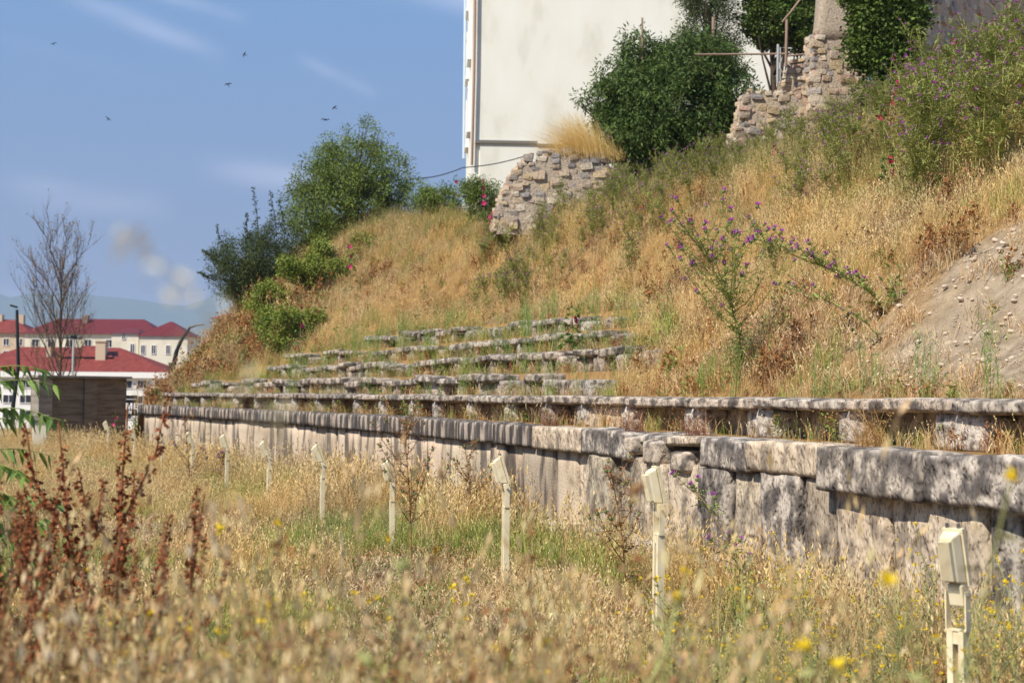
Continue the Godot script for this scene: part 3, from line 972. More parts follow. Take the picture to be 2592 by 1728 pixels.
# ---- yellow mustard
func mustard_shape(h: float, dots: int, stemcol: Color) -> Array:
	var st := MB.new()
	var fl := MB.new()
	var spots := []
	st.tube([Vector3.ZERO, Vector3(rnd(-0.03, 0.03), h * 0.5, 0), Vector3(rnd(-0.08, 0.08), h, rnd(-0.08, 0.08))], [0.005, 0.004, 0.002], 4, stemcol, false)
	for k in dots:
		var t := rnd(0.3, 0.85)
		var b := Vector3(0, h * t, 0)
		var a := rnd(0, TAU)
		var e := b + Vector3(cos(a) * rnd(0.3, 0.9), rnd(0.7, 1.2), sin(a) * rnd(0.3, 0.9)).normalized() * h * rnd(0.2, 0.5)
		st.tube([b, (b + e) * 0.5 + Vector3(cos(a), 0, sin(a)) * 0.02, e], [0.0026, 0.0022, 0.0016], 3, vary(stemcol, 0.15), false)
		for j in 4:
			lozenge(st, b.lerp(e, rnd(0.1, 0.9)), Vector3(rnd(-1, 1), rnd(-0.2, 0.8), rnd(-1, 1)).normalized(), 0.035, 0.01, vary(stemcol, 0.2))
		if rng.randf() < 0.7: spots.append(Transform3D(Basis.from_euler(Vector3(rnd(-0.6, 0.6), rnd(0, TAU), rnd(-0.6, 0.6))).scaled_local(Vector3.ONE * rnd(0.8, 1.3)), e))
	for j in 12:
		lozenge(fl, Vector3(rnd(-1, 1), rnd(-1, 1), rnd(-1, 1)) * 0.005, Vector3(rnd(-1, 1), rnd(-0.2, 1), rnd(-1, 1)).normalized(), rnd(0.010, 0.016), 0.010, vary(lin(226, 196, 40), 0.15))
	return [st.mesh(), fl.mesh(), spots]

func mustard(label: String, p: Vector3, s: Array, size: float, group: String) -> void:
	var o := thing("mustard_plant", label, "plant", p, rnd(0, TAU), group)
	o.scale = Vector3.ONE * size
	part("stems", s[0], M.stalk, o)
	for t in s[2]: part("flower", s[1], M.petal, o, t)

# ---- a long feathered leaf
func frond(tree: Node3D, from: Vector3, dir: Vector3, len: float, pairs: int) -> void:
	var st := MB.new()
	var pts := []
	var rr := []
	for k in 8:
		var t := k / 7.0
		pts.append(dir * len * t + Vector3.DOWN * len * 0.35 * t * t); rr.append(lerpf(0.005, 0.0015, t))
	st.tube(pts, rr, 4, lin(130, 140, 70), false)
	var o := part("frond", st.mesh(true), M.stalk, tree, Transform3D(Basis(), from))
	for k in pairs * 2:
		var t := lerpf(0.15, 1.0, (k + rnd(-0.3, 0.3)) / (pairs * 2.0))
		var i := mini(6, int(t * 7))
		var p: Vector3 = pts[i].lerp(pts[i + 1], t * 7 - i)
		var s := dir.cross(Vector3.UP).normalized() * (1.0 if k % 2 else -1.0)
		var m := MB.new()
		var l := rnd(0.085, 0.125)
		var out: Vector3 = (s * rnd(0.3, 0.9) + dir * rnd(0.1, 0.6) + Vector3.DOWN * rnd(0.3, 0.9)).normalized()
		var w := out.cross(Vector3(rnd(-1, 1), rnd(-0.4, 0.4), rnd(-1, 1))).normalized() * rnd(0.012, 0.018)
		var c := vary(lin(104, 128, 58), 0.3)
		var prev := -1
		for j in 6:
			var u := j / 5.0
			var ww := w * sin(PI * pow(u, 0.65)) if j < 5 else w * 0.02
			var c0 := out * l * u + Vector3.DOWN * 0.045 * u * u
			var a := m.vert(c0 - ww, c); m.vert(c0 + Vector3.DOWN * 0.004, c); m.vert(c0 + ww, c)
			if prev >= 0:
				m.quad(prev, prev + 1, a + 1, a); m.quad(prev + 1, prev + 2, a + 2, a + 1)
			prev = a
		part("leaflet", m.mesh(), M.leaf, o, Transform3D(Basis(), p))

# ---------------------------------------------------------------- built things
func soft_box(size: Vector3, r: float) -> MB:
	var m := rock(size, Vector3i(4, 4, 4), 0.0001, 0.0, 1.0, plain)
	var h := size * 0.5
	for k in m.v.size():       # pull the inner grid lines to the edges, then round
		var p := m.v[k]
		for a in 3:
			if absf(p[a]) > h[a] * 0.4 and absf(p[a]) < h[a] * 0.9: p[a] = signf(p[a]) * (h[a] - r)
		var q := p.clamp(-h + Vector3.ONE * r, h - Vector3.ONE * r)
		if (p - q).length() > 1e-6: p = q + (p - q).normalized() * r
		m.v[k] = p
	return m

var flood_meshes := {}
func flood_shapes() -> void:
	var m := MB.new()
	m.box(Vector3(-0.055, -0.3, 0.024), Vector3(0.055, 0.93, 0.03))
	m.box(Vector3(-0.055, -0.3, -0.03), Vector3(-0.018, 0.93, 0.0235))
	m.box(Vector3(0.018, -0.3, -0.03), Vector3(0.055, 0.93, 0.0235))
	m.box(Vector3(-0.0175, 0.86, -0.026), Vector3(0.0175, 0.925, -0.022))
	flood_meshes.post = m.mesh()
	m = MB.new()
	m.box(Vector3(-0.066, 0.931, -0.028), Vector3(0.066, 0.939, 0.028))
	for s in [-1.0, 1.0]:
		m.box(Vector3(0.062 * s - 0.004, 0.9395, -0.024), Vector3(0.062 * s + 0.004, 1.15, 0.024))
	flood_meshes.yoke = m.mesh()
	m = soft_box(Vector3(0.112, 0.30, 0.075), 0.012)
	for k in m.v.size():
		var f := lerpf(0.72, 1.0, (m.v[k].z + 0.0375) / 0.075)
		m.v[k].x *= f
		m.v[k].y *= lerpf(0.84, 1.0, (m.v[k].z + 0.0375) / 0.075)
	flood_meshes.housing = m.mesh()
	flood_meshes.fin = soft_box(Vector3(0.006, 0.22, 0.034), 0.0025).mesh()
	flood_meshes.gear_box = soft_box(Vector3(0.095, 0.13, 0.07), 0.012).mesh()
	m = MB.new()
	for s in [-1.0, 1.0]:
		m.box(Vector3(-0.064, 0.15 * s - 0.01, -0.012), Vector3(0.064, 0.15 * s + 0.01, 0.012))
		m.box(Vector3(0.054 * s - 0.01, -0.1375, -0.0115), Vector3(0.054 * s + 0.01, 0.1375, 0.0115))
	flood_meshes.frame = m.mesh()
	m = MB.new()
	m.box(Vector3(-0.043, -0.137, -0.003), Vector3(0.043, 0.137, 0.003))
	flood_meshes.glass = m.mesh()
	m = MB.new()
	m.tube([Vector3(-0.012, 0, 0), Vector3(0.012, 0, 0)], [0.011, 0.011], 8)
	flood_meshes.bolt = m.mesh()
	m = MB.new()
	m.box(Vector3(-0.008, -0.02, -0.006), Vector3(0.008, 0.02, 0.006))
	flood_meshes.clip = m.mesh()

func floodlight(label: String, foot: Vector3, turn: float, tilt: float, lean: float) -> void:
	var o := thing("floodlight", label, "floodlight", foot, turn, "floodlights along the podium wall")
	o.rotation = Vector3(rnd(-0.012, 0.012), turn, lean)
	part("post", flood_meshes.post, M.lamp_paint, o)
	part("yoke", flood_meshes.yoke, M.lamp_paint, o)
	var b := Transform3D(Basis.from_euler(Vector3(-tilt, 0, 0)), Vector3(0, 1.13, 0))
	var hs := part("housing", flood_meshes.housing, M.lamp_paint, o, b * Transform3D(Basis(), Vector3(0, 0.205, -0.01)))
	for k in 9:
		part("fin", flood_meshes.fin, M.lamp_paint, hs, Transform3D(Basis(), Vector3((k - 4) * 0.0085, 0, -0.05)))
	part("gear_box", flood_meshes.gear_box, M.lamp_paint, o, b * Transform3D(Basis(), Vector3(0, 0.0, 0.01)))
	var fr := part("front_frame", flood_meshes.frame, M.lamp_paint, o, b * Transform3D(Basis(), Vector3(0, 0.205, 0.042)))
	for s in [-1.0, 1.0]:
		part("clip", flood_meshes.clip, M.steel_clip, fr, Transform3D(Basis(), Vector3(0.036 * s, 0.168, 0)))
	part("front_glass", flood_meshes.glass, M.lamp_glass, o, b * Transform3D(Basis(), Vector3(0, 0.205, 0.046)))
	for s in [-1.0, 1.0]:
		part("pivot_bolt", flood_meshes.bolt, M.steel_clip, o, Transform3D(Basis(), Vector3(0.066 * s, 1.13, 0)))

func build_floodlights() -> void:
	var spec := [[2400, 1372, 7.9, "floodlight nearest the camera with ribbed back, half hidden by yellow flowers"], [1645, 1202, 11.8, "second nearest cream floodlight, in front of the broken coping"], [1265, 1170, 15.6, "third nearest cream floodlight, a plain post left of the stone pilaster"], [982, 1175, 19.0, "fourth nearest cream floodlight, right beside a tall dry brown thistle"], [806, 1132, 22.9, "fifth nearest cream floodlight, leaning head over a green patch"], [672, 1122, 26.8, "sixth nearest cream floodlight, below the streaked grey wall"], [566, 1106, 30.6, "seventh nearest floodlight, screened by thistle stalks with purple heads"], [480, 1098, 34.5, "eighth nearest floodlight, only its pale head above the brown thistle"], [403, 1093, 38.4, "ninth nearest floodlight, a pale post before the wall's left part"], [333, 1087, 42.2, "tenth nearest floodlight, behind the rust-red dock spike"], [268, 1070, 46.0, "farthest floodlight, beside the end of the podium wall"]]
	for s in spec:
		var top := at(s[0], s[1], s[2])
		var u := uphill(s[2])
		floodlight(s[3], Vector3(top.x + 0.07, top.y - 1.42, top.z), atan2(u.x, u.z) + rnd(-0.12, 0.12) + (0.5 if s[2] < 8.0 else 0.0), rnd(0.16, 0.36) if s[2] < 20.0 else rnd(0.3, 0.45), rnd(-0.025, 0.03))

func window_part(parent: Node, called: String, p: Vector3, x: Vector3, nrm: Vector3, w: float, h: float, glass: Material, rim: Material) -> void:
	var t := frame(x, Vector3.UP, nrm, p)
	var m := MB.new()
	m.box(Vector3(-w / 2, -h / 2, -0.1), Vector3(w / 2, h / 2, 0.02))
	var o := part(called, m.mesh(), glass, parent, t)
	m = MB.new()
	var f := 0.12
	m.box(Vector3(-w / 2 - f, h / 2, -0.1), Vector3(w / 2 + f, h / 2 + f, 0.1))
	m.box(Vector3(-w / 2 - f, -h / 2 - f, -0.1), Vector3(w / 2 + f, -h / 2, 0.14))
	m.box(Vector3(-w / 2 - f, -h / 2, -0.1), Vector3(-w / 2, h / 2, 0.1))
	m.box(Vector3(w / 2, -h / 2, -0.1), Vector3(w / 2 + f, h / 2, 0.1))
	m.box(Vector3(-0.05, -h / 2, -0.1), Vector3(0.05, h / 2, 0.06))
	part("frame", m.mesh(), rim, o)

func hip_roof(lo: Vector3, hi: Vector3, ridge: float, inset: float, over: float) -> MB:   # lo.y = eave height
	var m := MB.new()
	var a := Vector3(lo.x - over, lo.y, hi.z + over); var b := Vector3(hi.x + over, lo.y, hi.z + over)
	var c := Vector3(hi.x + over, lo.y, lo.z - over); var d := Vector3(lo.x - over, lo.y, lo.z - over)
	var mid := (lo.z + hi.z) / 2
	var r0 := Vector3(lo.x + inset, lo.y + ridge, mid); var r1 := Vector3(hi.x - inset, lo.y + ridge, mid)
	m.face(a, b, r1, r0); m.face(c, d, r0, r1); m.face3(d, a, r0); m.face3(b, c, r1)
	m.face(d, c, b, a)
	return m

func house(label: String, px0: float, px1: float, eave: float, base_y: float, d: float, deep: float, ridge: float, inset: float, wall: Material, roof: Material, turn := 0.0, over := 0.6, fascia := 0.0) -> Node3D:
	var p0 := at(px0, eave, d)
	var p1 := at(px1, eave, d)
	var w := p1.x - p0.x
	var top := (p0.y + p1.y) / 2
	var o := thing("town_house", label, "building", Vector3((p0.x + p1.x) / 2, base_y, -d), turn)
	var m := MB.new()
	m.box(Vector3(-w / 2, 0, -deep), Vector3(w / 2, top - base_y - 0.01, 0))
	part("wall", m.mesh(), wall, o)
	part("roof", hip_roof(Vector3(-w / 2, top - base_y, -deep), Vector3(w / 2, 0, 0), ridge, inset, over).mesh(), roof, o)
	if fascia > 0.0:
		m = MB.new()
		m.box(Vector3(-w / 2 - over, top - base_y - fascia, -deep), Vector3(w / 2 + over, top - base_y - 0.02, over))
		part("fascia", m.mesh(), M.white_wall, o)
	o.set_meta("w", w); o.set_meta("h", top - base_y)
	return o

func house_windows(o: Node3D, ys: Array, xs: Array, w: float, h: float) -> void:
	for y in ys:
		for x in xs:
			window_part(o, "window", Vector3(x, y, 0.03), Vector3.RIGHT, Vector3.BACK, w, h, M.dark_glass, M.white_wall)

func build_town() -> void:
	var h := house("long white building under a brick-red hipped roof, in front of the others", -130, 422, 940, -6.0, 288.0, 17.0, 5.2, 12.0, M.white_wall, M.roof_tile, 0.0, 0.9, 1.2)
	var w: float = h.get_meta("w"); var t: float = h.get_meta("h")
	var xs := []
	var x := -w / 2 + 2.0
	while x < w / 2 - 1.0:
		xs.append(x); x += 3.4
	house_windows(h, [t - 2.5, t - 5.6, t - 8.7], xs, 2.2, 1.5)
	var m := MB.new()
	m.box(Vector3(-1.0, 0, -1.0), Vector3(1.0, 4.6, 1.0)); m.box(Vector3(-1.2, 4.601, -1.2), Vector3(1.2, 4.9, 1.2))
	var px := at(240, 900, 288).x - h.position.x
	part("chimney", m.mesh(), M.tan_wall, h, Transform3D(Basis(), Vector3(px, t + 1.6, -4.5)))
	m = MB.new(); m.box(Vector3(-0.5, 0, -0.5), Vector3(0.5, 2.6, 0.5))
	part("chimney", m.mesh(), M.tan_wall, h, Transform3D(Basis(), Vector3(at(103, 900, 288).x - h.position.x, t + 2.6, -5)))
	part("roof_dormer", hip_roof(Vector3(-5, 0, -7), Vector3(5, 0, 0), 2.4, 3, 0.3).mesh(), M.roof_tile, h, Transform3D(Basis(), Vector3(at(205, 900, 288).x - h.position.x, t + 3.1, -4.0)))
	h = house("long cream house with a wide dark-red tin roof behind the bare tree", 62, 396, 845, -8.0, 330.0, 16.0, 3.9, 5.0, M.cream_wall, M.roof_tin, 0.0, 0.7)
	w = h.get_meta("w"); t = h.get_meta("h")
	house_windows(h, [t - 2.2, t - 5.4], [-w * 0.42, -w * 0.3, -w * 0.16, -w * 0.02, w * 0.14, w * 0.28, w * 0.42], 1.5, 1.7)
	m = MB.new(); m.box(Vector3(-0.6, 0, -0.6), Vector3(0.6, 3.2, 0.6))
	part("chimney", m.mesh(), M.rusty_steel, h, Transform3D(Basis(), Vector3(-w * 0.1, t + 1.5, -6)))
	h = house("cream house with a red hipped roof and narrow windows, rightmost of the town", 352, 474, 850, -8.0, 312.0, 14.0, 3.5, 5.0, M.cream_wall, M.roof_tin, 0.0, 0.5)
	w = h.get_meta("w"); t = h.get_meta("h")
	house_windows(h, [t - 3.0], [-w * 0.42, -w * 0.2, w * 0.1], 0.8, 1.8)
	h = house("narrow cream house wing left of the rightmost house", 282, 350, 843, -8.0, 313.0, 12.0, 1.4, 2.0, M.cream_wall, M.roof_tin, 0.0, 0.5)
	w = h.get_meta("w"); t = h.get_meta("h")
	house_windows(h, [t - 3.3], [w * 0.28], 0.8, 1.8)
	house_windows(h, [t + 0.2 - 1.0], [-w * 0.05], 0.7, 1.0)
	h = house("weathered tan house with a brown-red roof at the picture's left edge", -90, 72, 842, -8.0, 345.0, 15.0, 3.6, 6.0, M.tan_wall, M.roof_tile, 0.0, 0.7)
	w = h.get_meta("w"); t = h.get_meta("h")
	house_windows(h, [t - 2.2, t - 5.2], [-w * 0.3, -w * 0.1, w * 0.15, w * 0.36], 1.3, 1.6)
	for q in [-0.12, 0.22]:
		m = MB.new(); m.box(Vector3(-0.8, 0, -0.8), Vector3(0.8, 2.4, 0.8))
		part("chimney", m.mesh(), M.tan_wall, h, Transform3D(Basis(), Vector3(w * q, t + 2.4, -7)))
	h = house("pale house with a brown roof peeping over the left foot of the slope", 538, 620, 806, -8.0, 260.0, 10.0, 1.6, 3.0, M.cream_wall, M.roof_tile, 0.0, 0.5)

func build_cream_building() -> void:
	var corner := at(1192, 500, 58.0)
	var f := Vector3(1, 0, -0.055).normalized()
	var nrm := Vector3(0.055, 0, 1).normalized()
	var o := thing("cream_building", "tall plain cream plastered building standing above the hillside", "building", Vector3(corner.x, 5.5, corner.z))
	var t := frame(f, Vector3.UP, nrm)
	var m := MB.new()
	m.box(Vector3(0, 0, -10), Vector3(14.5, 16.5, 0))
	part("wall", m.mesh(), M.plaster, o, t)
	m = MB.new()
	m.box(Vector3(-0.4, 16.501, -10.4), Vector3(14.9, 16.8, 0.4))
	part("roof", m.mesh(), M.concrete, o, t)
	# ledge with a pipe, lower plinth face slightly proud
	var ly := at(1250, 364, 58).y - 5.5
	m = MB.new(); m.box(Vector3(0.35, 0, 0.002), Vector3(14.5, ly, 0.10))
	part("plinth", m.mesh(), M.plaster, o, t)
	m = MB.new(); m.box(Vector3(0.15, ly + 0.001, 0.002), Vector3(2.7, ly + 0.13, 0.17)); m.box(Vector3(2.71, ly - 0.08, 0.101), Vector3(14.5, ly + 0.03, 0.15))
	part("ledge", m.mesh(), M.grey_pipe, o, t)
	m = MB.new()
	var px := at(1200, 300, 58).x - corner.x
	m.tube([Vector3(px - 0.08, ly - 0.9, 0.16), Vector3(px - 0.02, ly + 3, 0.16), Vector3(px, 16.4, 0.16)], [0.055, 0.055, 0.055], 7)
	part("downpipe", m.mesh(true), M.brown_pipe, o, t)
	m = MB.new()
	m.tube([Vector3(-0.12, 0.5, -9.6), Vector3(-0.12, ly - 0.6, -9.6)], [0.09, 0.09], 7)
	m.tube([Vector3(-0.12, ly + 1.0, -9.7), Vector3(-0.12, 16.2, -9.7)], [0.07, 0.07], 7)
	part("downpipe", m.mesh(true), mat("blue_pipe", srgb(196, 214, 232), 0.5), o, t)
	for y in [ly + 1.9, ly + 5.0, ly + 8.1]:
		for z in [-2.6, -6.4]:
			window_part(o, "window", t * Vector3(-0.02, y, z), -nrm, -f, 1.4, 1.9, M.dark_glass, M.window_frame)

func build_hut() -> void:
	var foot := at(96, 1075, 62.0)
	var top := at(96, 955, 62.0).y
	var bx := Vector3(0.74, 0, -0.67)     # the long shaded side runs right and away
	var face_ := Vector3(0.67, 0, 0.74)
	var o := thing("concrete_hut", "bare board-marked concrete hut with a thin flat roof slab", "hut", Vector3(foot.x, -1.2, foot.z))
	var t := frame(bx, Vector3.UP, face_)
	var h := top + 1.2
	var m := MB.new()
	m.box(Vector3(0.02, 0, -0.9), Vector3(4.2, h, -0.12))
	part("wall", m.mesh(), M.dark_concrete, o, t)
	for y in range(0, 12):
		m = MB.new(); m.box(Vector3(0.62, y * h / 12.0 + 0.012, -0.118), Vector3(2.1, (y + 1) * h / 12.0 - 0.012, -0.10 + 0.012 * (y % 2)))
		part("board_band", m.mesh(), M.dark_concrete, o, t)
		m = MB.new(); m.box(Vector3(2.75, y * h / 12.0 + 0.012, -0.118), Vector3(4.1, (y + 1) * h / 12.0 - 0.012, -0.10 + 0.012 * ((y + 1) % 2)))
		part("board_band", m.mesh(), M.dark_concrete, o, t)
	m = MB.new(); m.box(Vector3(-0.02, 0, -0.75), Vector3(0.6, h, 0.03))
	part("corner_pillar", m.mesh(), M.concrete, o, t)
	m = MB.new(); m.box(Vector3(2.12, 0, -0.119), Vector3(2.73, h, 0.0))
	part("pillar", m.mesh(), M.dark_concrete, o, t)
	m = MB.new(); m.box(Vector3(-0.12, h + 0.002, -1.0), Vector3(4.35, h + 0.1, 0.12))
	part("roof_slab", m.mesh(), M.concrete, o, t)
	# gate pier in front
	var g := at(100, 1100, 54.0)
	var gt := at(100, 1050, 54.0).y
	o = thing("gate_pier", "short peeling cream gate pier with a concrete cap by the hut", "pillar", Vector3(g.x, -0.6, g.z), 0.3)
	m = soft_box(Vector3(0.52, gt + 0.6 - 0.25, 0.52), 0.02)
	part("shaft", m.mesh(), M.cream_wall, o, Transform3D(Basis(), Vector3(0, (gt + 0.6 - 0.25) / 2, 0)))
	m = soft_box(Vector3(0.66, 0.24, 0.66), 0.04)
	part("cap", m.mesh(), M.concrete, o, Transform3D(Basis(), Vector3(0, gt + 0.6 - 0.12, 0)))

func build_street_lamps() -> void:
	var d := 66.0
	var foot := at(30, 1075, d); var top := at(40, 776, d)
	var o := thing("street_lamp", "slim black street lamp at the left edge with a small flat head", "street lamp", Vector3(foot.x, -1.0, foot.z))
	var h := top.y + 1.0
	var m := MB.new()
	m.tube([Vector3(0, 0, 0), Vector3(0.02, h * 0.35, 0), Vector3(0.22, h * 0.6, 0), Vector3(0.1, h * 0.98, 0)], [0.1, 0.1, 0.085, 0.07], 8)
	part("pole", m.mesh(true), M.dark_metal, o)
	m = soft_box(Vector3(0.34, 0.09, 0.2), 0.03)
	part("lamp_head", m.mesh(), M.dark_metal, o, Transform3D(Basis.from_euler(Vector3(0, 0, -0.3)), Vector3(-0.05, h + 0.02, 0)))
	# arched twin lamp where the slope begins
	d = 58.0
	foot = at(432, 1010, d)
	o = thing("arched_lamp", "dark arched twin-pipe street lamp bending right at the slope foot", "street lamp", Vector3(foot.x, -0.8, foot.z))
	var rel := func(px: float, py: float) -> Vector3:
		var p := at(px, py, d)
		return Vector3(p.x - foot.x, p.y + 0.8, 0)
	m = MB.new()
	m.tube([Vector3(rel.call(429, 985).x, 0, 0), rel.call(429, 985), rel.call(431, 918)], [0.09, 0.08, 0.08], 7)
	m.tube([Vector3(rel.call(441, 985).x, 0, 0), rel.call(441, 975), rel.call(440, 925), rel.call(448, 885), rel.call(462, 855), rel.call(481, 828)], [0.09, 0.085, 0.08, 0.075, 0.07, 0.05], 7)
	m.tube([rel.call(436, 925), rel.call(444, 890), rel.call(456, 862)], [0.06, 0.06, 0.05], 6)
	part("pole", m.mesh(true), M.dark_metal, o)
	m = MB.new()
	m.tube([rel.call(481, 828), rel.call(497, 823), rel.call(516, 821)], [0.045, 0.035, 0.03], 6)
	part("arm", m.mesh(true), M.grey_pipe, o)
	# thin grey lamp beside the bare tree
	d = 80.0
	foot = at(179, 1060, d); top = at(182, 855, d)
	o = thing("grey_lamp", "thin grey lamp post standing right of the bare tree", "street lamp", Vector3(foot.x, -1.4, foot.z))
	h = top.y + 1.4
	m = MB.new(); m.tube([Vector3.ZERO, Vector3(0.05, h, 0)], [0.07, 0.06], 7)
	part("pole", m.mesh(true), M.galvanised, o)
	m = MB.new(); m.tube([Vector3(-0.5, h, 0), Vector3(0.5, h - 0.04, 0)], [0.05, 0.05], 5)
	part("cross_arm", m.mesh(true), M.dark_metal, o)
	m = soft_box(Vector3(0.3, 0.16, 0.3), 0.04)
	part("lamp_head", m.mesh(), M.dark_metal, o, Transform3D(Basis(), Vector3(0.05, h + 0.1, 0)))

func build_sign() -> void:
	var d := 60.0
	var a := at(319, 1000, d); var b := at(345, 1052, d)
	var o := thing("dark_sign", "dark sign board with the white letters ME at the wall's end", "sign", Vector3((a.x + b.x) / 2, b.y, -d))
	var w := b.x - a.x; var h := a.y - b.y
	var m := MB.new()
	m.box(Vector3(-w / 2, 0, -0.06), Vector3(w / 2, h, 0))
	part("board", m.mesh(), M.sign_dark, o)
	m = MB.new(); m.box(Vector3(-w / 2, h * 0.78, 0.001), Vector3(w / 2, h * 0.83, 0.03))
	part("trim", m.mesh(), M.galvanised, o)
	m = MB.new()
	m.box(Vector3(-w * 0.4, -1.2, -0.05), Vector3(-w * 0.34, -0.001, -0.01)); m.box(Vector3(w * 0.34, -1.2, -0.05), Vector3(w * 0.4, -0.001, -0.01))
	part("legs", m.mesh(), M.sign_dark, o)
	var f := SystemFont.new()
	f.font_names = PackedStringArray(["Droid Sans"])
	f.font_weight = 700
	for q in [["ME", 0.26, 0.46, 0.0], ["N", 0.15, 0.18, -0.12]]:
		var tm := TextMesh.new()
		tm.text = q[0]
		tm.font = f
		tm.font_size = 64
		tm.pixel_size = q[1] / 46.0
		tm.depth = 0.01
		tm.horizontal_alignment = HORIZONTAL_ALIGNMENT_CENTER
		part("lettering", tm, M.sign_white, o, Transform3D(Basis(), Vector3(w * q[3], h * q[2], 0.006)))

func pole(called: String, label: String, a: Vector3, b: Vector3, r: float, m_: Material, group := "") -> void:
	var m := MB.new()
	m.tube([Vector3.ZERO, (b - a) * 0.5, b - a], [r, r, r], 6)
	var o := part(called, m.mesh(true), m_, self, Transform3D(Basis(), a))
	tag(o, label, "fence post" if called == "fence_post" else "pole", group)

func build_fence() -> void:
	var d := 43.0
	pole("fence_post", "rusty fence post sticking up above the big green shrub's top", at(1626, 240, d), at(1626, 45, d), 0.035, M.rusty_steel, "rusty fence posts")
	pole("fence_post", "rusty fence post before the dark tree, right of the shrub's crown", at(1804, 200, d), at(1806, 43, d), 0.05, M.rusty_steel, "rusty fence posts")
	var o := thing("pipe_fence", "low pipe rail with a small galvanised gate left of the stone pier", "fence", at(1980, 205, 41.5))
	var rel := func(px: float, py: float) -> Vector3: return at(px, py, 41.5) - o.position
	var m := MB.new(); m.tube([rel.call(1760, 138), rel.call(1990, 136)], [0.03, 0.03], 6)
	part("rail", m.mesh(true), M.rusty_steel, o)
	m = MB.new(); m.tube([rel.call(1992, 142), rel.call(2072, 132)], [0.025, 0.025], 6)
	part("rail", m.mesh(true), M.rusty_steel, o)
	m = MB.new(); m.tube([rel.call(1969, 212), rel.call(1970, 112)], [0.04, 0.04], 6)
	part("gate_post", m.mesh(true), M.galvanised, o)
	m = MB.new(); m.tube([rel.call(1990, 168), rel.call(1992, 50)], [0.045, 0.045], 6)
	part("gate_post", m.mesh(true), M.rusty_steel, o)
	m = MB.new(); m.tube([rel.call(1981, 56), rel.call(2004, 28), rel.call(2028, -4)], [0.035, 0.035, 0.035], 6)
	part("brace", m.mesh(true), M.rusty_steel, o)
	m = MB.new()
	m.tube([rel.call(1976, 205), rel.call(1976, 120), rel.call(2004, 122)], [0.025, 0.025, 0.025], 5)
	part("gate_frame", m.mesh(true), M.galvanised, o)

func build_cable() -> void:
	var m := MB.new()
	var a := at(1040, 452, 57.0); var b := at(1172, 424, 57.4); var c := at(1345, 390, 57.0)
	var pts := []
	for k in 11: pts.append(a.lerp(b, k / 10.0) + Vector3.DOWN * 0.12 * sin(PI * k / 10.0) - a)
	for k in range(1, 11): pts.append(b.lerp(c, k / 10.0) + Vector3.DOWN * 0.1 * sin(PI * k / 10.0) - a)
	var rr := []
	for p in pts: rr.append(0.022)
	m.tube(pts, rr, 5)
	var o := part("power_cable", m.mesh(true), M.cable, self, Transform3D(Basis(), a))
	tag(o, "dark cable strung from the green tree past the cream building", "cable")

func bird(label: String, p: Vector3, span: float, rot: Vector3) -> void:
	var m := MB.new()
	var c := Color(1, 1, 1)
	ball(m, Vector3.ZERO, Vector3(0.06, 0.055, 0.24) , c, 5, 7)
	m.face3(Vector3(-0.03, 0, 0.2), Vector3(0.03, 0, 0.2), Vector3(-0.07, 0.0, 0.42), c)
	m.face3(Vector3(-0.03, 0.004, 0.2), Vector3(0.03, 0.004, 0.2), Vector3(0.07, 0.0, 0.42), c)
	for s in [-1.0, 1.0]:       # a crescent wing
		var prev := -1
		for k in 7:
			var t := k / 6.0
			var x: float = s * (0.04 + 0.46 * t)
			var z := -0.08 - 0.06 * sin(t * 2.2) + 0.26 * t * t
			var w := 0.085 * (1.0 - t * t) + 0.004
			var a := m.vert(Vector3(x, 0.06 * sin(t * 2.6), z - w), c); m.vert(Vector3(x, 0.06 * sin(t * 2.6) + 0.008, z + w), c)
			if prev >= 0: m.quad(prev, prev + 1, a + 1, a)
			prev = a
	var o := part("bird", m.mesh(true), M.bird, self, Transform3D(Basis.from_euler(rot).scaled_local(Vector3.ONE * span), p))
	tag(o, label, "bird", "swifts in the sky")

func build_sky_things() -> void:
	bird("small dark swift highest at the upper left of the sky", at(135, 111, 75), 0.42, Vector3(0.9, 0.4, 0.5))
	bird("small dark swift gliding below the thin cloud streak, near the centre", at(619, 138, 75), 0.42, Vector3(0.3, 1.4, 1.2))
	bird("swift with pale swept wings, lower of the two central birds", at(577, 214, 70), 0.42, Vector3(1.1, 0.9, 0.6))
	bird("lone swift lowest at the left of the sky", at(272, 301, 70), 0.42, Vector3(0.9, 0.0, -0.9))
	bird("swift banking steeply just above the drone", at(847, 273, 60), 0.36, Vector3(0.6, 1.3, 0.9))
	var o := thing("drone", "small dark quadcopter drone hovering over the green tree", "drone", at(823, 303, 52.0), 0.4)
	part("body", soft_box(Vector3(0.07, 0.05, 0.1), 0.012).mesh(), M.dark_metal, o)
	for s in [Vector2(-1, -1), Vector2(1, -1), Vector2(-1, 1), Vector2(1, 1)]:
		var m := MB.new()
		var e := Vector3(s.x * 0.11, 0.02, s.y * 0.09)
		m.tube([Vector3(0, 0.01, 0), e], [0.009, 0.007], 5)
		m.tube([e + Vector3(0, -0.03, 0), e + Vector3(0, 0.015, 0)], [0.01, 0.01], 6)
		part("arm", m.mesh(true), M.dark_metal, o)
		m = MB.new(); m.box(Vector3(-0.055, 0, -0.005), Vector3(0.055, 0.003, 0.005))
		part("rotor", m.mesh(), M.dark_metal, o, Transform3D(Basis.from_euler(Vector3(0, rnd(0, 3), 0.1)), e + Vector3(0, 0.017, 0)))

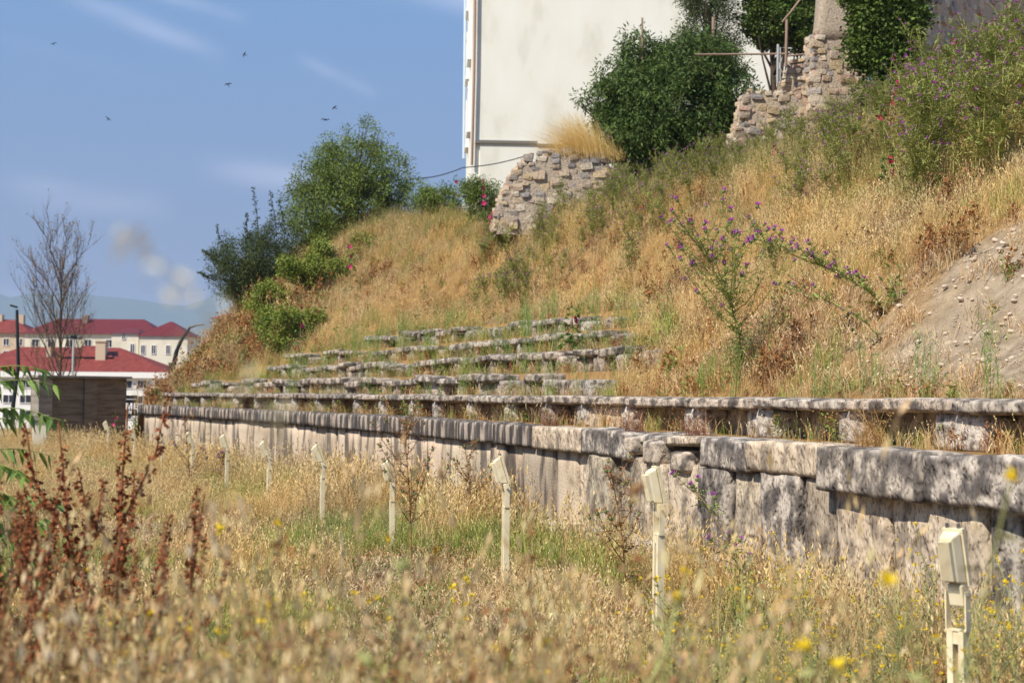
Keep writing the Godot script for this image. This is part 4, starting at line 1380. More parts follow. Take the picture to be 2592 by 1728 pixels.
# ---------------------------------------------------------------- sky picture: thin high streaks only
func streaks() -> ImageTexture:
	var w := 2048
	var h := 1024
	var im := Image.create(w, h, false, Image.FORMAT_RGBA8)
	var f := FastNoiseLite.new()
	f.seed = 9
	f.frequency = 0.012
	f.fractal_octaves = 4
	for y in h / 2:
		for x in w:
			var u := float(x)
			if x > w * 0.6:
				u = x - w
			elif x > w * 0.4:      # closes round the back of the sky
				u = lerpf(w * 0.4, w * -0.4, (x - w * 0.4) / (w * 0.2))
			var a := clampf(f.get_noise_2d((u * 0.97 + y * 0.24) * 0.16, (y * 0.97 - u * 0.24) * 2.6) * 1.6 - 0.02, 0.0, 1.0)
			var a2 := clampf(f.get_noise_2d(u * 0.2 + 600.0, y * 1.6 + 300.0) * 1.2, 0.0, 1.0)
			if a * a2 > 0.0:
				im.set_pixel(x, y, Color(1.0, 0.93, 0.92, clampf(a * (0.25 + a2) * 0.75, 0, 0.5)))
	# a few long thin streaks of high cloud: [bearing, height, half length, slant, half width] in degrees
	var g := RandomNumberGenerator.new()
	g.seed = 77
	var bands := [[-15.6, 14.3, 4.2, 17.0, 0.33], [-13.6, 15.2, 3.0, 12.0, 0.22], [-7.3, 12.6, 2.0, 22.0, 0.22], [-9.0, 8.6, 4.0, 5.0, 0.5], [-17.0, 7.4, 3.6, 4.0, 0.6]]
	for k in 34: bands.append([g.randf_range(20, 335), g.randf_range(6, 50), g.randf_range(3, 9), g.randf_range(-5, 25), g.randf_range(0.25, 0.7)])
	for b in bands:
		var px := w / 360.0
		var ca := cos(deg_to_rad(b[3]))
		var sa := sin(deg_to_rad(b[3]))
		var reach := int(b[2] * px * 1.1) + 4
		for j in range(-reach, reach):
			for i in range(-reach, reach):
				var along_: float = (i * ca + j * sa) / px / b[2]
				var across: float = (j * ca - i * sa) / px / b[4]
				if absf(along_) > 1.0 or absf(across) > 2.4: continue
				var a: float = exp(-across * across) * pow(1.0 - along_ * along_, 1.2) * clampf(0.7 + 0.8 * f.get_noise_2d(i * 2.0 + b[0] * 31.0, j * 6.0), 0.15, 1.0) * 0.34
				var x := posmod(int(b[0] * px) + i, w)
				var y := int((90.0 - b[1]) / 180.0 * h) + j
				var was := im.get_pixel(x, y)
				im.set_pixel(x, y, Color(1.0, 0.93, 0.92, clampf(was.a + a, 0, 0.7)))
	return ImageTexture.create_from_image(im)

func _ready() -> void:
	rng.seed = 20240611
	nz.seed = 4
	nz.frequency = 0.05
	nz2.seed = 8
	nz2.frequency = 0.05
	# camera
	cam = Camera3D.new()
	cam.name = "camera"
	add_child(cam)
	cam.position = Vector3(0, EYE, 0)
	cam.rotation = Vector3(atan(136.5 / F), 0, 0.0084)
	var lens := CameraAttributesPhysical.new()
	lens.frustum_focal_length = 50.0
	lens.frustum_focus_distance = 15.5
	lens.frustum_near = 0.05
	lens.frustum_far = 20000.0
	lens.exposure_aperture = 2.8
	cam.attributes = lens
	cam.fov = rad_to_deg(2.0 * atan(864.0 / F))
	cam.near = 0.05
	cam.far = 20000.0
	# air and light
	var env := Environment.new()
	env.background_mode = Environment.BG_SKY
	var sky := ProceduralSkyMaterial.new()
	sky.sky_top_color = srgb(92, 139, 190)
	sky.sky_horizon_color = srgb(134, 139, 152)
	sky.sky_curve = 0.13
	sky.ground_bottom_color = srgb(120, 108, 90)
	sky.ground_horizon_color = srgb(160, 164, 178)
	sky.sky_cover = streaks()
	sky.sky_cover_modulate = Color(1, 1, 1, 0.5)
	sky.sun_angle_max = 1.0
	env.sky = Sky.new()
	env.sky.sky_material = sky
	env.background_energy_multiplier = 1.0
	env.tonemap_mode = Environment.TONE_MAPPER_LINEAR
	env.tonemap_exposure = 1.4
	env.fog_enabled = true
	env.fog_density = 0.00014
	env.fog_light_color = srgb(176, 194, 222)
	env.sdfgi_enabled = true
	env.ssao_enabled = true
	env.ssil_enabled = true
	var we := WorldEnvironment.new()
	we.name = "environment"
	we.environment = env
	add_child(we)
	var sun := DirectionalLight3D.new()
	sun.name = "sun"
	sun.light_energy = 1.5
	sun.light_color = Color(1.0, 0.965, 0.905)
	sun.light_angular_distance = 0.5
	sun.shadow_enabled = true
	add_child(sun)
	var alt := deg_to_rad(48.0)
	var to_sun := Vector3(-0.74 * cos(alt), sin(alt), 0.67 * cos(alt))
	sun.look_at_from_position(to_sun * 50.0, Vector3.ZERO, Vector3.UP)
	# the place
	make_materials()
	build_land()
	build_podium()
	build_tiers()
	rubble_stones()
	build_rubble()
	build_town()
	build_cream_building()
	build_hut()
	build_street_lamps()
	build_sign()
	build_fence()
	build_cable()
	flood_shapes()
	build_floodlights()
	build_trees()
	build_plants()
	build_grass()
	build_sky_things()

func wall_from(called: String, label: String, px: float, top_py: float, d: float, right: Vector3, wide: Array, stone: Vector2, thick: float, lean: float) -> Node3D:
	var p := at(px, top_py, d)
	var foot := Vector3(p.x, land(p.x, d) - 0.35, p.z)
	return rubble_wall(called, label, foot, right, wide, p.y - foot.y, stone, thick, M.mortar, lean)

func build_rubble() -> void:
	var r := Vector3(1, 0, -0.08).normalized()
	wall_from("rubble_wall", "stub of rounded rubble wall under the windblown dry grass", 1420, 378, 42.0, r, [[0.0, -2.0, 1.75], [0.45, -1.75, 1.72], [0.75, -1.4, 1.6], [0.92, -1.0, 1.35], [1.0, -0.3, 1.2]], Vector2(0.17, 0.22), 1.9, 0.06)
	wall_from("ruined_wall", "low ruined rubble wall right of the big shrub", 1995, 226, 40.6, r, [[0.0, -1.5, 1.5], [0.5, -1.45, 1.4], [0.8, -1.25, 1.3], [1.0, -1.1, 1.2]], Vector2(0.17, 0.21), 1.2, 0.06)
	wall_from("upper_rubble_wall", "low wall of reddish thin stones below the pipe rail", 2000, 150, 41.8, r, [[0.0, -0.7, 1.0], [0.6, -0.5, 1.0], [1.0, 0.1, 1.0]], Vector2(0.1, 0.26), 0.5, 0.0)
	var pier := wall_from("stone_pier", "upright pier of rounded stones with plain render at its top", 2128, 78, 40.3, r, [[0.0, -0.95, 0.95], [0.4, -0.78, 0.8], [1.0, -0.66, 0.7]], Vector2(0.2, 0.28), 1.1, 0.05)
	var m := rock(Vector3(1.2, 2.2, 0.8), Vector3i(6, 7, 4), 0.08, 0.09, 77.0, plain, 0.4)
	for k in m.v.size(): m.v[k].x *= lerpf(1.0, 0.8, (m.v[k].y + 1.1) / 2.2)
	part("render_top", m.mesh(true), M.mortar, pier, Transform3D(Basis(), Vector3(0.0, at(2128, 78, 40.3).y - pier.position.y + 0.9, -0.55)))
	# high retaining wall, its face turned from the sun
	wall_from("retaining_wall", "high shaded retaining wall of squared dark stones at the top right", 2335, -330, 36.5, Vector3(0.56, 0, -0.83), [[0.0, 0.0, 15.0], [1.0, 0.4, 15.0]], Vector2(0.26, 0.38), 0.35, 0.05)

func lobe(px: float, py: float, d: float, rx: float, ry: float, rz: float, foot: Vector3) -> Array:
	return [at(px, py, d) - foot, Vector3(rx, ry, rz) * d / F]

func build_trees() -> void:
	var twig := lin(84, 70, 56)
	var small := []
	for k in 3: small.append(leaf_cluster(34, 0.26, 0.085, 0.55, lin(112, 130, 62), 0.0, twig))
	var dark := []
	for k in 3: dark.append(leaf_cluster(30, 0.24, 0.075, 0.5, lin(80, 94, 52), 0.0, twig))
	var ash := []
	for k in 3: ash.append(leaf_cluster(30, 0.27, 0.15, 0.3, lin(88, 110, 54), 0.55, twig))
	var ivy := []
	for k in 3: ivy.append(leaf_cluster(30, 0.24, 0.10, 0.8, lin(92, 114, 50), 0.4, twig))
	var lime := []
	for k in 3: lime.append(leaf_cluster(26, 0.2, 0.085, 0.75, lin(124, 142, 64), 0.2, twig))
	# the fresh green tree on the crest
	var d := 56.0
	var f := at(880, 640, d); f.y = land(f.x, d)
	bush("green_tree", "bushy green tree with a pointed top on the crest, left of the cream building", "tree", f, [lobe(880, 520, d, 150, 105, 120, f), lobe(905, 420, d, 105, 85, 100, f), lobe(935, 345, d, 34, 52, 40, f), lobe(790, 470, d, 55, 60, 60, f), lobe(985, 465, d, 60, 70, 60, f), lobe(775, 570, d, 70, 55, 70, f), lobe(960, 570, d, 85, 55, 80, f), lobe(860, 600, d, 110, 50, 80, f), lobe(840, 430, d, 60, 60, 60, f)], small, 2500, plain_tint, 0.13, "", 0.5, 1.0)
	# the dark shrub lower left with long rod-like shoots
	f = hit_land(650, 765); d = -f.z; f.y -= 0.1
	var o := bush("dark_shrub", "dark shrub with long upright spiky shoots at the slope's left end", "shrub", f, [lobe(640, 660, d, 105, 75, 90, f), lobe(590, 700, d, 60, 60, 60, f), lobe(700, 620, d, 60, 60, 60, f), lobe(560, 640, d, 45, 22, 40, f), lobe(640, 735, d, 80, 40, 60, f), lobe(680, 700, d, 80, 60, 60, f)], dark, 1700, plain_tint, 0.08, "", 0.4, 0.9)
	var sh := MB.new()
	var shl := MB.new()
	for q in [[655, 590, 640, 472], [700, 570, 682, 482], [625, 610, 622, 540], [570, 650, 548, 568], [560, 645, 510, 632], [545, 680, 500, 690], [720, 560, 705, 505]]:
		var a := at(q[0], q[1] + 30, d) - f
		var b := at(q[2], q[3], d) - f
		sh.tube([a, (a + b) * 0.5 + Vector3(0.04, 0, 0), b], [0.016, 0.012, 0.005], 4)
		for k in 34:
			var t := k / 34.0
			var p := a.lerp(b, t)
			var side := Vector3(rnd(-1, 1), rnd(-0.1, 0.5), rnd(-1, 1)).normalized()
			var tw := p + side * lerpf(0.28, 0.08, t)
			sh.tube([p, tw], [0.006, 0.003], 3, Color.WHITE, false)
			for j in 7: lozenge(shl, p.lerp(tw, rnd(0.2, 1.0)), Vector3(rnd(-1, 1), rnd(-0.3, 1), rnd(-1, 1)).normalized(), 0.075, 0.04, vary(lin(74, 90, 46), 0.25))
	part("shoots", sh.mesh(true), M.bark, o)
	part("shoot_leaves", shl.mesh(), M.leaf, o)
	# the big dense shrub in front of the building
	d = 43.5
	f = at(1700, 440, d); f.y = land(f.x, d) - 0.2
	bush("big_shrub", "big dense dark green shrub with drooping leaves before the cream wall", "shrub", f, [lobe(1690, 290, d, 165, 140, 130, f), lobe(1600, 220, d, 80, 95, 80, f), lobe(1745, 170, d, 120, 75, 100, f), lobe(1540, 250, d, 60, 40, 60, f), lobe(1490, 262, d, 38, 14, 30, f), lobe(1830, 260, d, 85, 90, 80, f), lobe(1660, 390, d, 100, 70, 90, f), lobe(1800, 345, d, 110, 80, 90, f), lobe(1620, 120, d, 60, 36, 50, f), lobe(1700, 410, d, 130, 60, 80, f), lobe(1560, 330, d, 60, 70, 60, f)], ash, 3600, plain_tint, 0.12, "", 0.62, 1.0)
	# dark tree against the building, top of frame
	d = 50.0
	f = at(1800, 260, d); f.y = land(f.x, d)
	bush("tall_tree", "tall dark tree against the cream wall behind the rusty fence post", "tree", f, [lobe(1800, 70, d, 70, 110, 70, f), lobe(1790, -40, d, 78, 90, 80, f), lobe(1760, 110, d, 60, 40, 60, f), lobe(1830, 120, d, 50, 40, 50, f)], dark, 1100, plain_tint, 0.15, "", 0.45, 1.0)
	f = at(1960, 240, d); f.y = land(f.x, d)
	bush("leafy_tree", "bright leafy tree hanging over the pipe fence at the top", "tree", f, [lobe(1950, 40, d, 75, 75, 80, f), lobe(2010, 60, d, 75, 70, 80, f), lobe(1960, -40, d, 100, 60, 80, f), lobe(2080, 10, d, 60, 70, 60, f)], ivy, 1200, plain_tint, 0.14, "", 0.45, 1.1)
	# ivy to the right of the pier
	d = 35.6
	f = at(2230, 230, d); f.y = land(f.x, d)
	bush("ivy_mass", "mass of dark glossy ivy between the stone pier and the shaded wall", "ivy", f, [lobe(2240, 70, d, 75, 105, 50, f), lobe(2215, -20, d, 75, 70, 50, f), lobe(2300, 20, d, 45, 110, 40, f), lobe(2200, 165, d, 28, 40, 30, f), lobe(2265, 150, d, 55, 55, 30, f), lobe(2190, 110, d, 40, 70, 30, f), lobe(2215, 225, d, 45, 60, 30, f), lobe(2290, 200, d, 50, 55, 30, f)], ivy, 1200, plain_tint, 0.06, "", 0.6, 0.95)
	# greenery round the corner of the building
	d = 53.0
	f = at(1110, 560, d); f.y = land(f.x, d)
	bush("corner_bush", "loose green bush below the cream building's left corner", "bush", f, [lobe(1110, 520, d, 60, 48, 50, f), lobe(1070, 500, d, 30, 40, 30, f)], small, 420, plain_tint, 0.04, "bushes at the building's foot", 0.3, 0.9)
	d = 48.0
	f = at(1230, 570, d); f.y = land(f.x, d)
	bush("corner_bush", "green bush with pink blooms against the rubble wall's left side", "bush", f, [lobe(1225, 520, d, 45, 60, 40, f), lobe(1190, 480, d, 30, 30, 30, f)], small, 380, plain_tint, 0.04, "bushes at the building's foot", 0.3, 0.85)
	# bramble on the left of the slope
	var tints := func(_p: Vector3) -> Color:
		var k := rnd(0.75, 1.2)
		return Color(k * rnd(0.95, 1.25), k, k * 0.85)
	var spec := [[860, 620, 52, 60, "highest pale green bramble, under the green tree"], [790, 700, 55, 70, "middle pale green bramble, beside the dark shrub's foot"], [705, 750, 60, 48, "wide pale green bramble lowest against the dark shrub"], [735, 830, 52, 58, "yellowing bramble just above the seat tiers' left end"], [660, 700, 60, 50, "dim green bramble in the dark shrub's shade"]]
	for s in spec:
		f = hit_land(s[0], s[1] + s[3] * 0.9); d = -f.z; f.y -= 0.1
		var lb := []
		for k in 8:
			lb.append(lobe(s[0] + rnd(-1.3, 1.3) * s[2], s[1] + rnd(-0.5, 1.0) * s[3] * 0.8, d + rnd(-0.8, 0.8), s[2] * rnd(0.3, 0.65), s[3] * rnd(0.3, 0.6), 35, f))
		bush("bramble", s[4], "bramble", f, lb, lime, 520, tints, 0.02, "brambles on the slope", 0.25, 0.9)
	bare_tree("leafless grey tree with fine upswept twigs at the left", Vector3(at(150, 960, 82).x, -1.0, -82.0), at(150, 618, 82).y + 1.0)

func pick(a: Array) -> Variant:
	return a[rng.randi() % a.size()]

func build_plants() -> void:
	var purple := lin(172, 76, 168)
	var green := lin(146, 158, 84)
	var stemc := lin(150, 152, 88)
	# the three large thistles on the slope
	var f := hit_land(1882, 950)
	var sc := -f.z / F
	thistle("tall bushy purple thistle leaning left above the lowest tier", f, thistle_shape(370 * sc, Vector3(-150 * sc, 0, 0), 34, 4.0, green, stemc, 0.7), purple, 1.6)
	f = hit_land(2235, 790)
	sc = -f.z / F
	thistle("arching purple thistle bowed far left across the slope", f, thistle_shape(150 * sc, Vector3(-330 * sc, 25 * sc, 0), 11, 2.6, green, stemc, 0.6), purple, 1.5)
	f = hit_land(2228, 885)
	sc = -f.z / F
	thistle("thin bent thistle beside the bare earth", f, thistle_shape(150 * sc, Vector3(-260 * sc, 0, 0), 4, 0.7, green, stemc, 0.4), purple, 1.2)
	f = hit_land(1960, 720)
	sc = -f.z / F
	thistle("upright purple thistle between the leaning and the arching one", f, thistle_shape(160 * sc, Vector3(-60 * sc, 0, 0), 8, 2.2, green, stemc, 0.6), purple, 1.5)
	f = hit_land(1318, 800)
	sc = -f.z / F
	thistle("dark dry thistle growing through the upper tiers", f, thistle_shape(160 * sc, Vector3(-30 * sc, 0, 0), 7, 1.0, lin(120, 104, 60), lin(120, 96, 60), 0.4), lin(120, 80, 60), 1.0)
	# dry brown thistles by the floodlights
	var brown := lin(150, 112, 72)
	for q in [[1040, 1490, 17.6, 400, -30, 20, "tall dry brown thistle beside the fourth floodlight"], [1195, 1300, 21.0, 240, -20, 10, "dry brown thistle against the wall, left of the third floodlight"], [478, 1330, 30.0, 210, -20, 9, "dry brown thistle with purple tufts far left before the wall"], [570, 1230, 31.0, 110, -10, 8, "low purple-headed thistle before the streaked wall"], [1585, 1340, 14.6, 330, -40, 10, "red-brown weed stalk climbing the wall left of the second floodlight"]]:
		var p := at(q[0], q[1], q[2])
		p.y = floor_y(p.x, q[2])
		sc = q[2] / F
		thistle(q[6], p, thistle_shape(q[3] * sc, Vector3(q[4] * sc, 0, 0), q[5], 1.3, brown, lin(150, 106, 70), 0.42), lin(168, 120, 84) if q[0] > 900 else purple, 1.25)
	var fw := at(1900, 1520, 12.6)
	thistle("green thistle growing at the wall foot right of the second floodlight", Vector3(fw.x, 0, fw.z), thistle_shape(1.3, Vector3(-0.5, 0, 0), 6, 0.9, green, lin(170, 140, 100), 0.35), purple, 1.2)
	# thickets of thistle on the upper slope
	var shapes := []
	for k in 7:
		shapes.append(thistle_shape(rnd(0.9, 1.3), Vector3(rnd(-0.3, 0.1), 0, rnd(-0.15, 0.15)), 11, 2.0, lin(150, 158, 86), lin(160, 154, 92), 0.55))
	var protos := []
	for k in 7:
		var hs := []
		for h in shapes[k].heads:
			if rng.randf() < 0.45: hs.append(head_pose(h, rnd(0.8, 1.25)))
		protos.append([shapes[k].stem.mesh(true), shapes[k].leaves.mesh(), hs])
	var head_mesh := thistle_head(purple).mesh()
	var n1 := 0
	# left, right, near, far, how many
	var zones := [[1270, 1590, 36.5, 41.6, 46, 1.0, "purple thistle in the thicket at the rubble wall's foot", "thistles at the rubble wall's foot"], [1570, 1960, 33.0, 40.0, 55, 0.95, "purple thistle in the thicket below the big shrub", "thistles below the big shrub"], [1990, 2330, 25.0, 37.0, 62, 1.1, "purple thistle in the thicket under the stone pier", "thistles under the stone pier"], [2290, 2740, 20.5, 33.0, 112, 1.4, "purple thistle in the tall thicket below the shaded wall", "thistles below the shaded wall"], [1200, 1300, 38.0, 44.0, 12, 1.0, "purple thistle in the small clump left of the rubble wall", "thistles left of the rubble wall"]]
	for z in zones:
		for k in z[4]:
			var d := rnd(z[2], z[3])
			var p := on_land(at(rnd(z[0], z[1]), 500, d).x, d)
			var pr: Array = pick(protos)
			var o := thing("thistle_plant", z[6], "thistle", p, rnd(0, TAU), z[7])
			o.scale = Vector3.ONE * rnd(0.7, 1.15) * z[5]
			part("stem", pr[0], M.stalk, o)
			part("leaves", pr[1], M.leaf, o)
			for h in pr[2]: part("flower_head", head_mesh, M.petal, o, h)
	# dry twiggy bushes hanging over the coping
	for q in [[12.4, 0.75, "large fan of dry straw-coloured twigs hanging over the coping's right part"], [15.9, 0.55, "red-brown dry weed draped over the broken coping"], [17.6, 0.5, "dark dry weed on the coping beside the broken part"], [20.4, 0.5, "dry twiggy weed on the coping above the third floodlight"]]:
		var tw := MB.new()
		for k in 130:
			var a := rnd(0, TAU)
			var l: Vector3 = (uphill(q[0]) * rnd(-1.1, 0.3) + tangent(q[0]) * rnd(-0.9, 0.9)) * q[1] * rnd(0.4, 1.0)
			var c := vary(lin(196, 156, 100) if q[0] < 14.0 else lin(150, 104, 76), 0.2)
			var b := Vector3(rnd(-0.12, 0.12), 0, rnd(-0.12, 0.12))
			var tip := blade(tw, b, q[1] * rnd(0.1, 0.75), l, 0.0028, c, c, 5)
			for j in 3: lozenge(tw, b.lerp(tip, rnd(0.4, 1.0)) + Vector3(0, 0.03, 0), Vector3(rnd(-1, 1), rnd(-0.5, 0.8), rnd(-1, 1)).normalized(), 0.025, 0.008, c)
		var tb := part("dry_bush", tw.mesh(), M.straw, self, Transform3D(Basis(), on_curve(q[0], 0.16, 1.66)))
		tag(tb, q[2], "bush", "dry bushes on the coping")
	# hollyhocks
	var pink := lin(206, 44, 120)
	for q in [[1229, 478, 47.0, 1.7, 4, "tall pink hollyhock against the cream building's corner"], [1243, 548, 46.0, 1.2, 4, "pink hollyhock lower left of the rubble wall"], [1150, 470, 52.0, 1.4, 2, "small pink hollyhock under the cable"], [2243, 180, 30.0, 1.6, 3, "crimson hollyhock highest beside the ivy"], [2252, 226, 29.0, 1.2, 3, "crimson hollyhock under the one beside the ivy"], [2396, 132, 28.5, 1.7, 3, "crimson hollyhock in front of the shaded wall"], [2228, 290, 27.5, 1.1, 3, "crimson hollyhock in mid thicket under the ivy"], [2292, 295, 26.5, 1.1, 3, "crimson hollyhock in mid thicket under the shaded wall"], [2258, 410, 23.5, 1.0, 2, "crimson hollyhock lowest on the right slope"], [1962, 420, 32.0, 1.1, 4, "pink hollyhock below the ruined wall"], [2478, 92, 28.0, 1.5, 3, "crimson hollyhock farthest right by the shaded wall"], [888, 640, 47.0, 1.0, 3, "pale pink hollyhock in the highest bramble"], [762, 790, 44.0, 0.9, 2, "magenta hollyhock above the tiers' left end"], [1450, 800, 26.0, 0.6, 1, "single red hollyhock between the upper seat tiers"]]:
		var p := at(q[0], q[1], q[2])
		var g := land(p.x, q[2])
		var h: float = clampf((p.y - g) / 0.72, 0.5, 2.2)
		hollyhock(q[5], Vector3(p.x, maxf(g, p.y - 0.72 * h) - 0.03, p.z), h, q[4], pink if q[0] < 2000 else lin(190, 34, 84), 1.25)
	for q in [[322, 1062, 52.0, 1.5, 3, "pink hollyhock at the wall's left end"], [445, 966, 50.0, 1.0, 2, "pink hollyhock under the arched lamp"]]:
		var p := at(q[0], q[1], q[2])
		hollyhock(q[5], Vector3(p.x - 0.5, p.y - 1.2, p.z), q[3], q[4], pink, 1.2)
	# dock
	var docks := []
	for k in 4: docks.append(dock_shape(rnd(0.9, 1.05), 7))
	for q in [[205, 1055, 7.2, "rust-red dock tallest at the left, a single leaning spike"], [318, 1095, 7.0, "rust-red dock forked like a candlestick, before the tenth floodlight"], [428, 1205, 6.4, "rust-red dock standing alone right of the two tall ones"], [92, 1175, 6.6, "rust-red dock near the picture's left edge"], [22, 1195, 6.0, "rust-red dock cut by the picture's left edge"], [268, 1330, 5.6, "rust-red dock low between the tall spikes"], [150, 1400, 5.0, "rust-red dock low in the blurred left corner"], [640, 1560, 4.6, "rust-red dock blurred at the bottom, left of centre"], [985, 1560, 4.4, "rust-red dock blurred at the bottom, near the middle"], [20, 1500, 4.4, "rust-red dock lowest in the left corner"], [420, 1420, 5.4, "rust-red dock right of the low middle one"]]:
		var p := at(q[0], q[1], q[2])
		var g := floor_y(p.x, q[2])
		dock(q[3], Vector3(p.x, g, p.z), pick(docks), rnd(0, TAU), (p.y - g) / 0.95, rnd(-0.1, 0.1))
	# yellow mustard
	var mus := []
	for k in 5: mus.append(mustard_shape(rnd(0.75, 0.95), 13, lin(150, 150, 96)))
	for k in 46:
		var d := rnd(6.5, 11.0)
		var px := rnd(1650, 2640)
		var p := at(px, 1300, d)
		if p.x > wall_x(d) - 0.5: continue
		mustard("spindly yellow-flowered mustard in the weeds at the lower right", Vector3(p.x, floor_y(p.x, d), p.z), pick(mus), rnd(0.8, 1.15), "yellow mustard, lower right")
	for k in 16:
		var d := rnd(4.0, 6.8)
		var p := at(rnd(60, 1400), 1300, d)
		mustard("yellow-flowered mustard among the blurred weeds at the lower left", Vector3(p.x, floor_y(p.x, d), p.z), pick(mus), rnd(0.9, 1.2), "yellow mustard, lower left")
	for q in [[2330, 1460, 2.4, "blurred yellow mustard close up, left of the nearest floodlight's head"], [2500, 1510, 2.2, "blurred yellow mustard close up, right of the nearest floodlight"], [1600, 1500, 3.0, "blurred yellow mustard close up, left of the second floodlight's foot"]]:
		var p := at(q[0], q[1], q[2])
		var g := floor_y(p.x, q[2])
		mustard(q[3], Vector3(p.x, g, p.z), pick(mus), (p.y - g) / 0.95, "yellow mustard, close up")
	# a sapling just outside the frame whose long feathered leaves reach in from the left
	var tp := at(-75, 1300, 8.7)
	tp.y = floor_y(tp.x, 8.7)
	var sap := thing("sapling", "young tree with long feathered green leaves reaching in at the left edge", "tree", tp)
	var tk := MB.new()
	var crown_y := at(-75, 950, 8.7).y - tp.y
	tk.tube([Vector3(0, -0.1, 0), Vector3(0.02, crown_y * 0.5, 0.02), Vector3(-0.01, crown_y + 0.05, 0)], [0.016, 0.012, 0.006], 6, lin(150, 140, 110))
	part("trunk", tk.mesh(true), M.stalk, sap)
	for k in 17:
		var t := lerpf(1.0, 0.38, k / 17.0)
		var a := rnd(-0.8, 0.8) if k % 3 < 2 else rnd(1.2, 5.0)
		frond(sap, Vector3(0, crown_y * t, 0), Vector3(cos(a), rnd(0.25, 0.6), sin(a)).normalized(), rnd(0.45, 0.68), 8)
	# one very close pale grass stalk bending over the view
	var cm := MB.new()
	var cp := []
	var path := [[900, 1700, 1.25], [790, 1250, 1.2], [690, 1040, 1.18], [600, 920, 1.15], [520, 780, 1.12], [440, 700, 1.1], [345, 610, 1.08]]
	for q in path: cp.append(at(q[0], q[1], q[2]))
	var foot := Vector3(cp[0].x + 0.05, floor_y(0.1, 1.25), cp[0].z)
	var all_p := [Vector3.ZERO]
	var rad := [0.002]
	for p in cp: all_p.append(p - foot); rad.append(0.0008)
	cm.tube(all_p, rad, 4, lin(206, 186, 132), false)
	for q in [[3, 9, 0.022], [4, 4, 0.018], [5, 11, 0.022], [6, 8, 0.02], [7, 9, 0.015]]:
		for k in q[1]:
			lozenge(cm, all_p[q[0]] + Vector3(rnd(-1, 1), rnd(-1, 1), rnd(-1, 1)) * q[2], Vector3(rnd(-1, 0.4), rnd(-1, 0.2), rnd(-1, 1)).normalized(), 0.018, 0.006, vary(lin(226, 214, 176), 0.1))
	var stalk := part("pale_grass_stalk", cm.mesh(), M.straw, self, Transform3D(Basis(), foot))
	tag(stalk, "pale grass stalk so close that it blurs, bending over the left view", "grass")

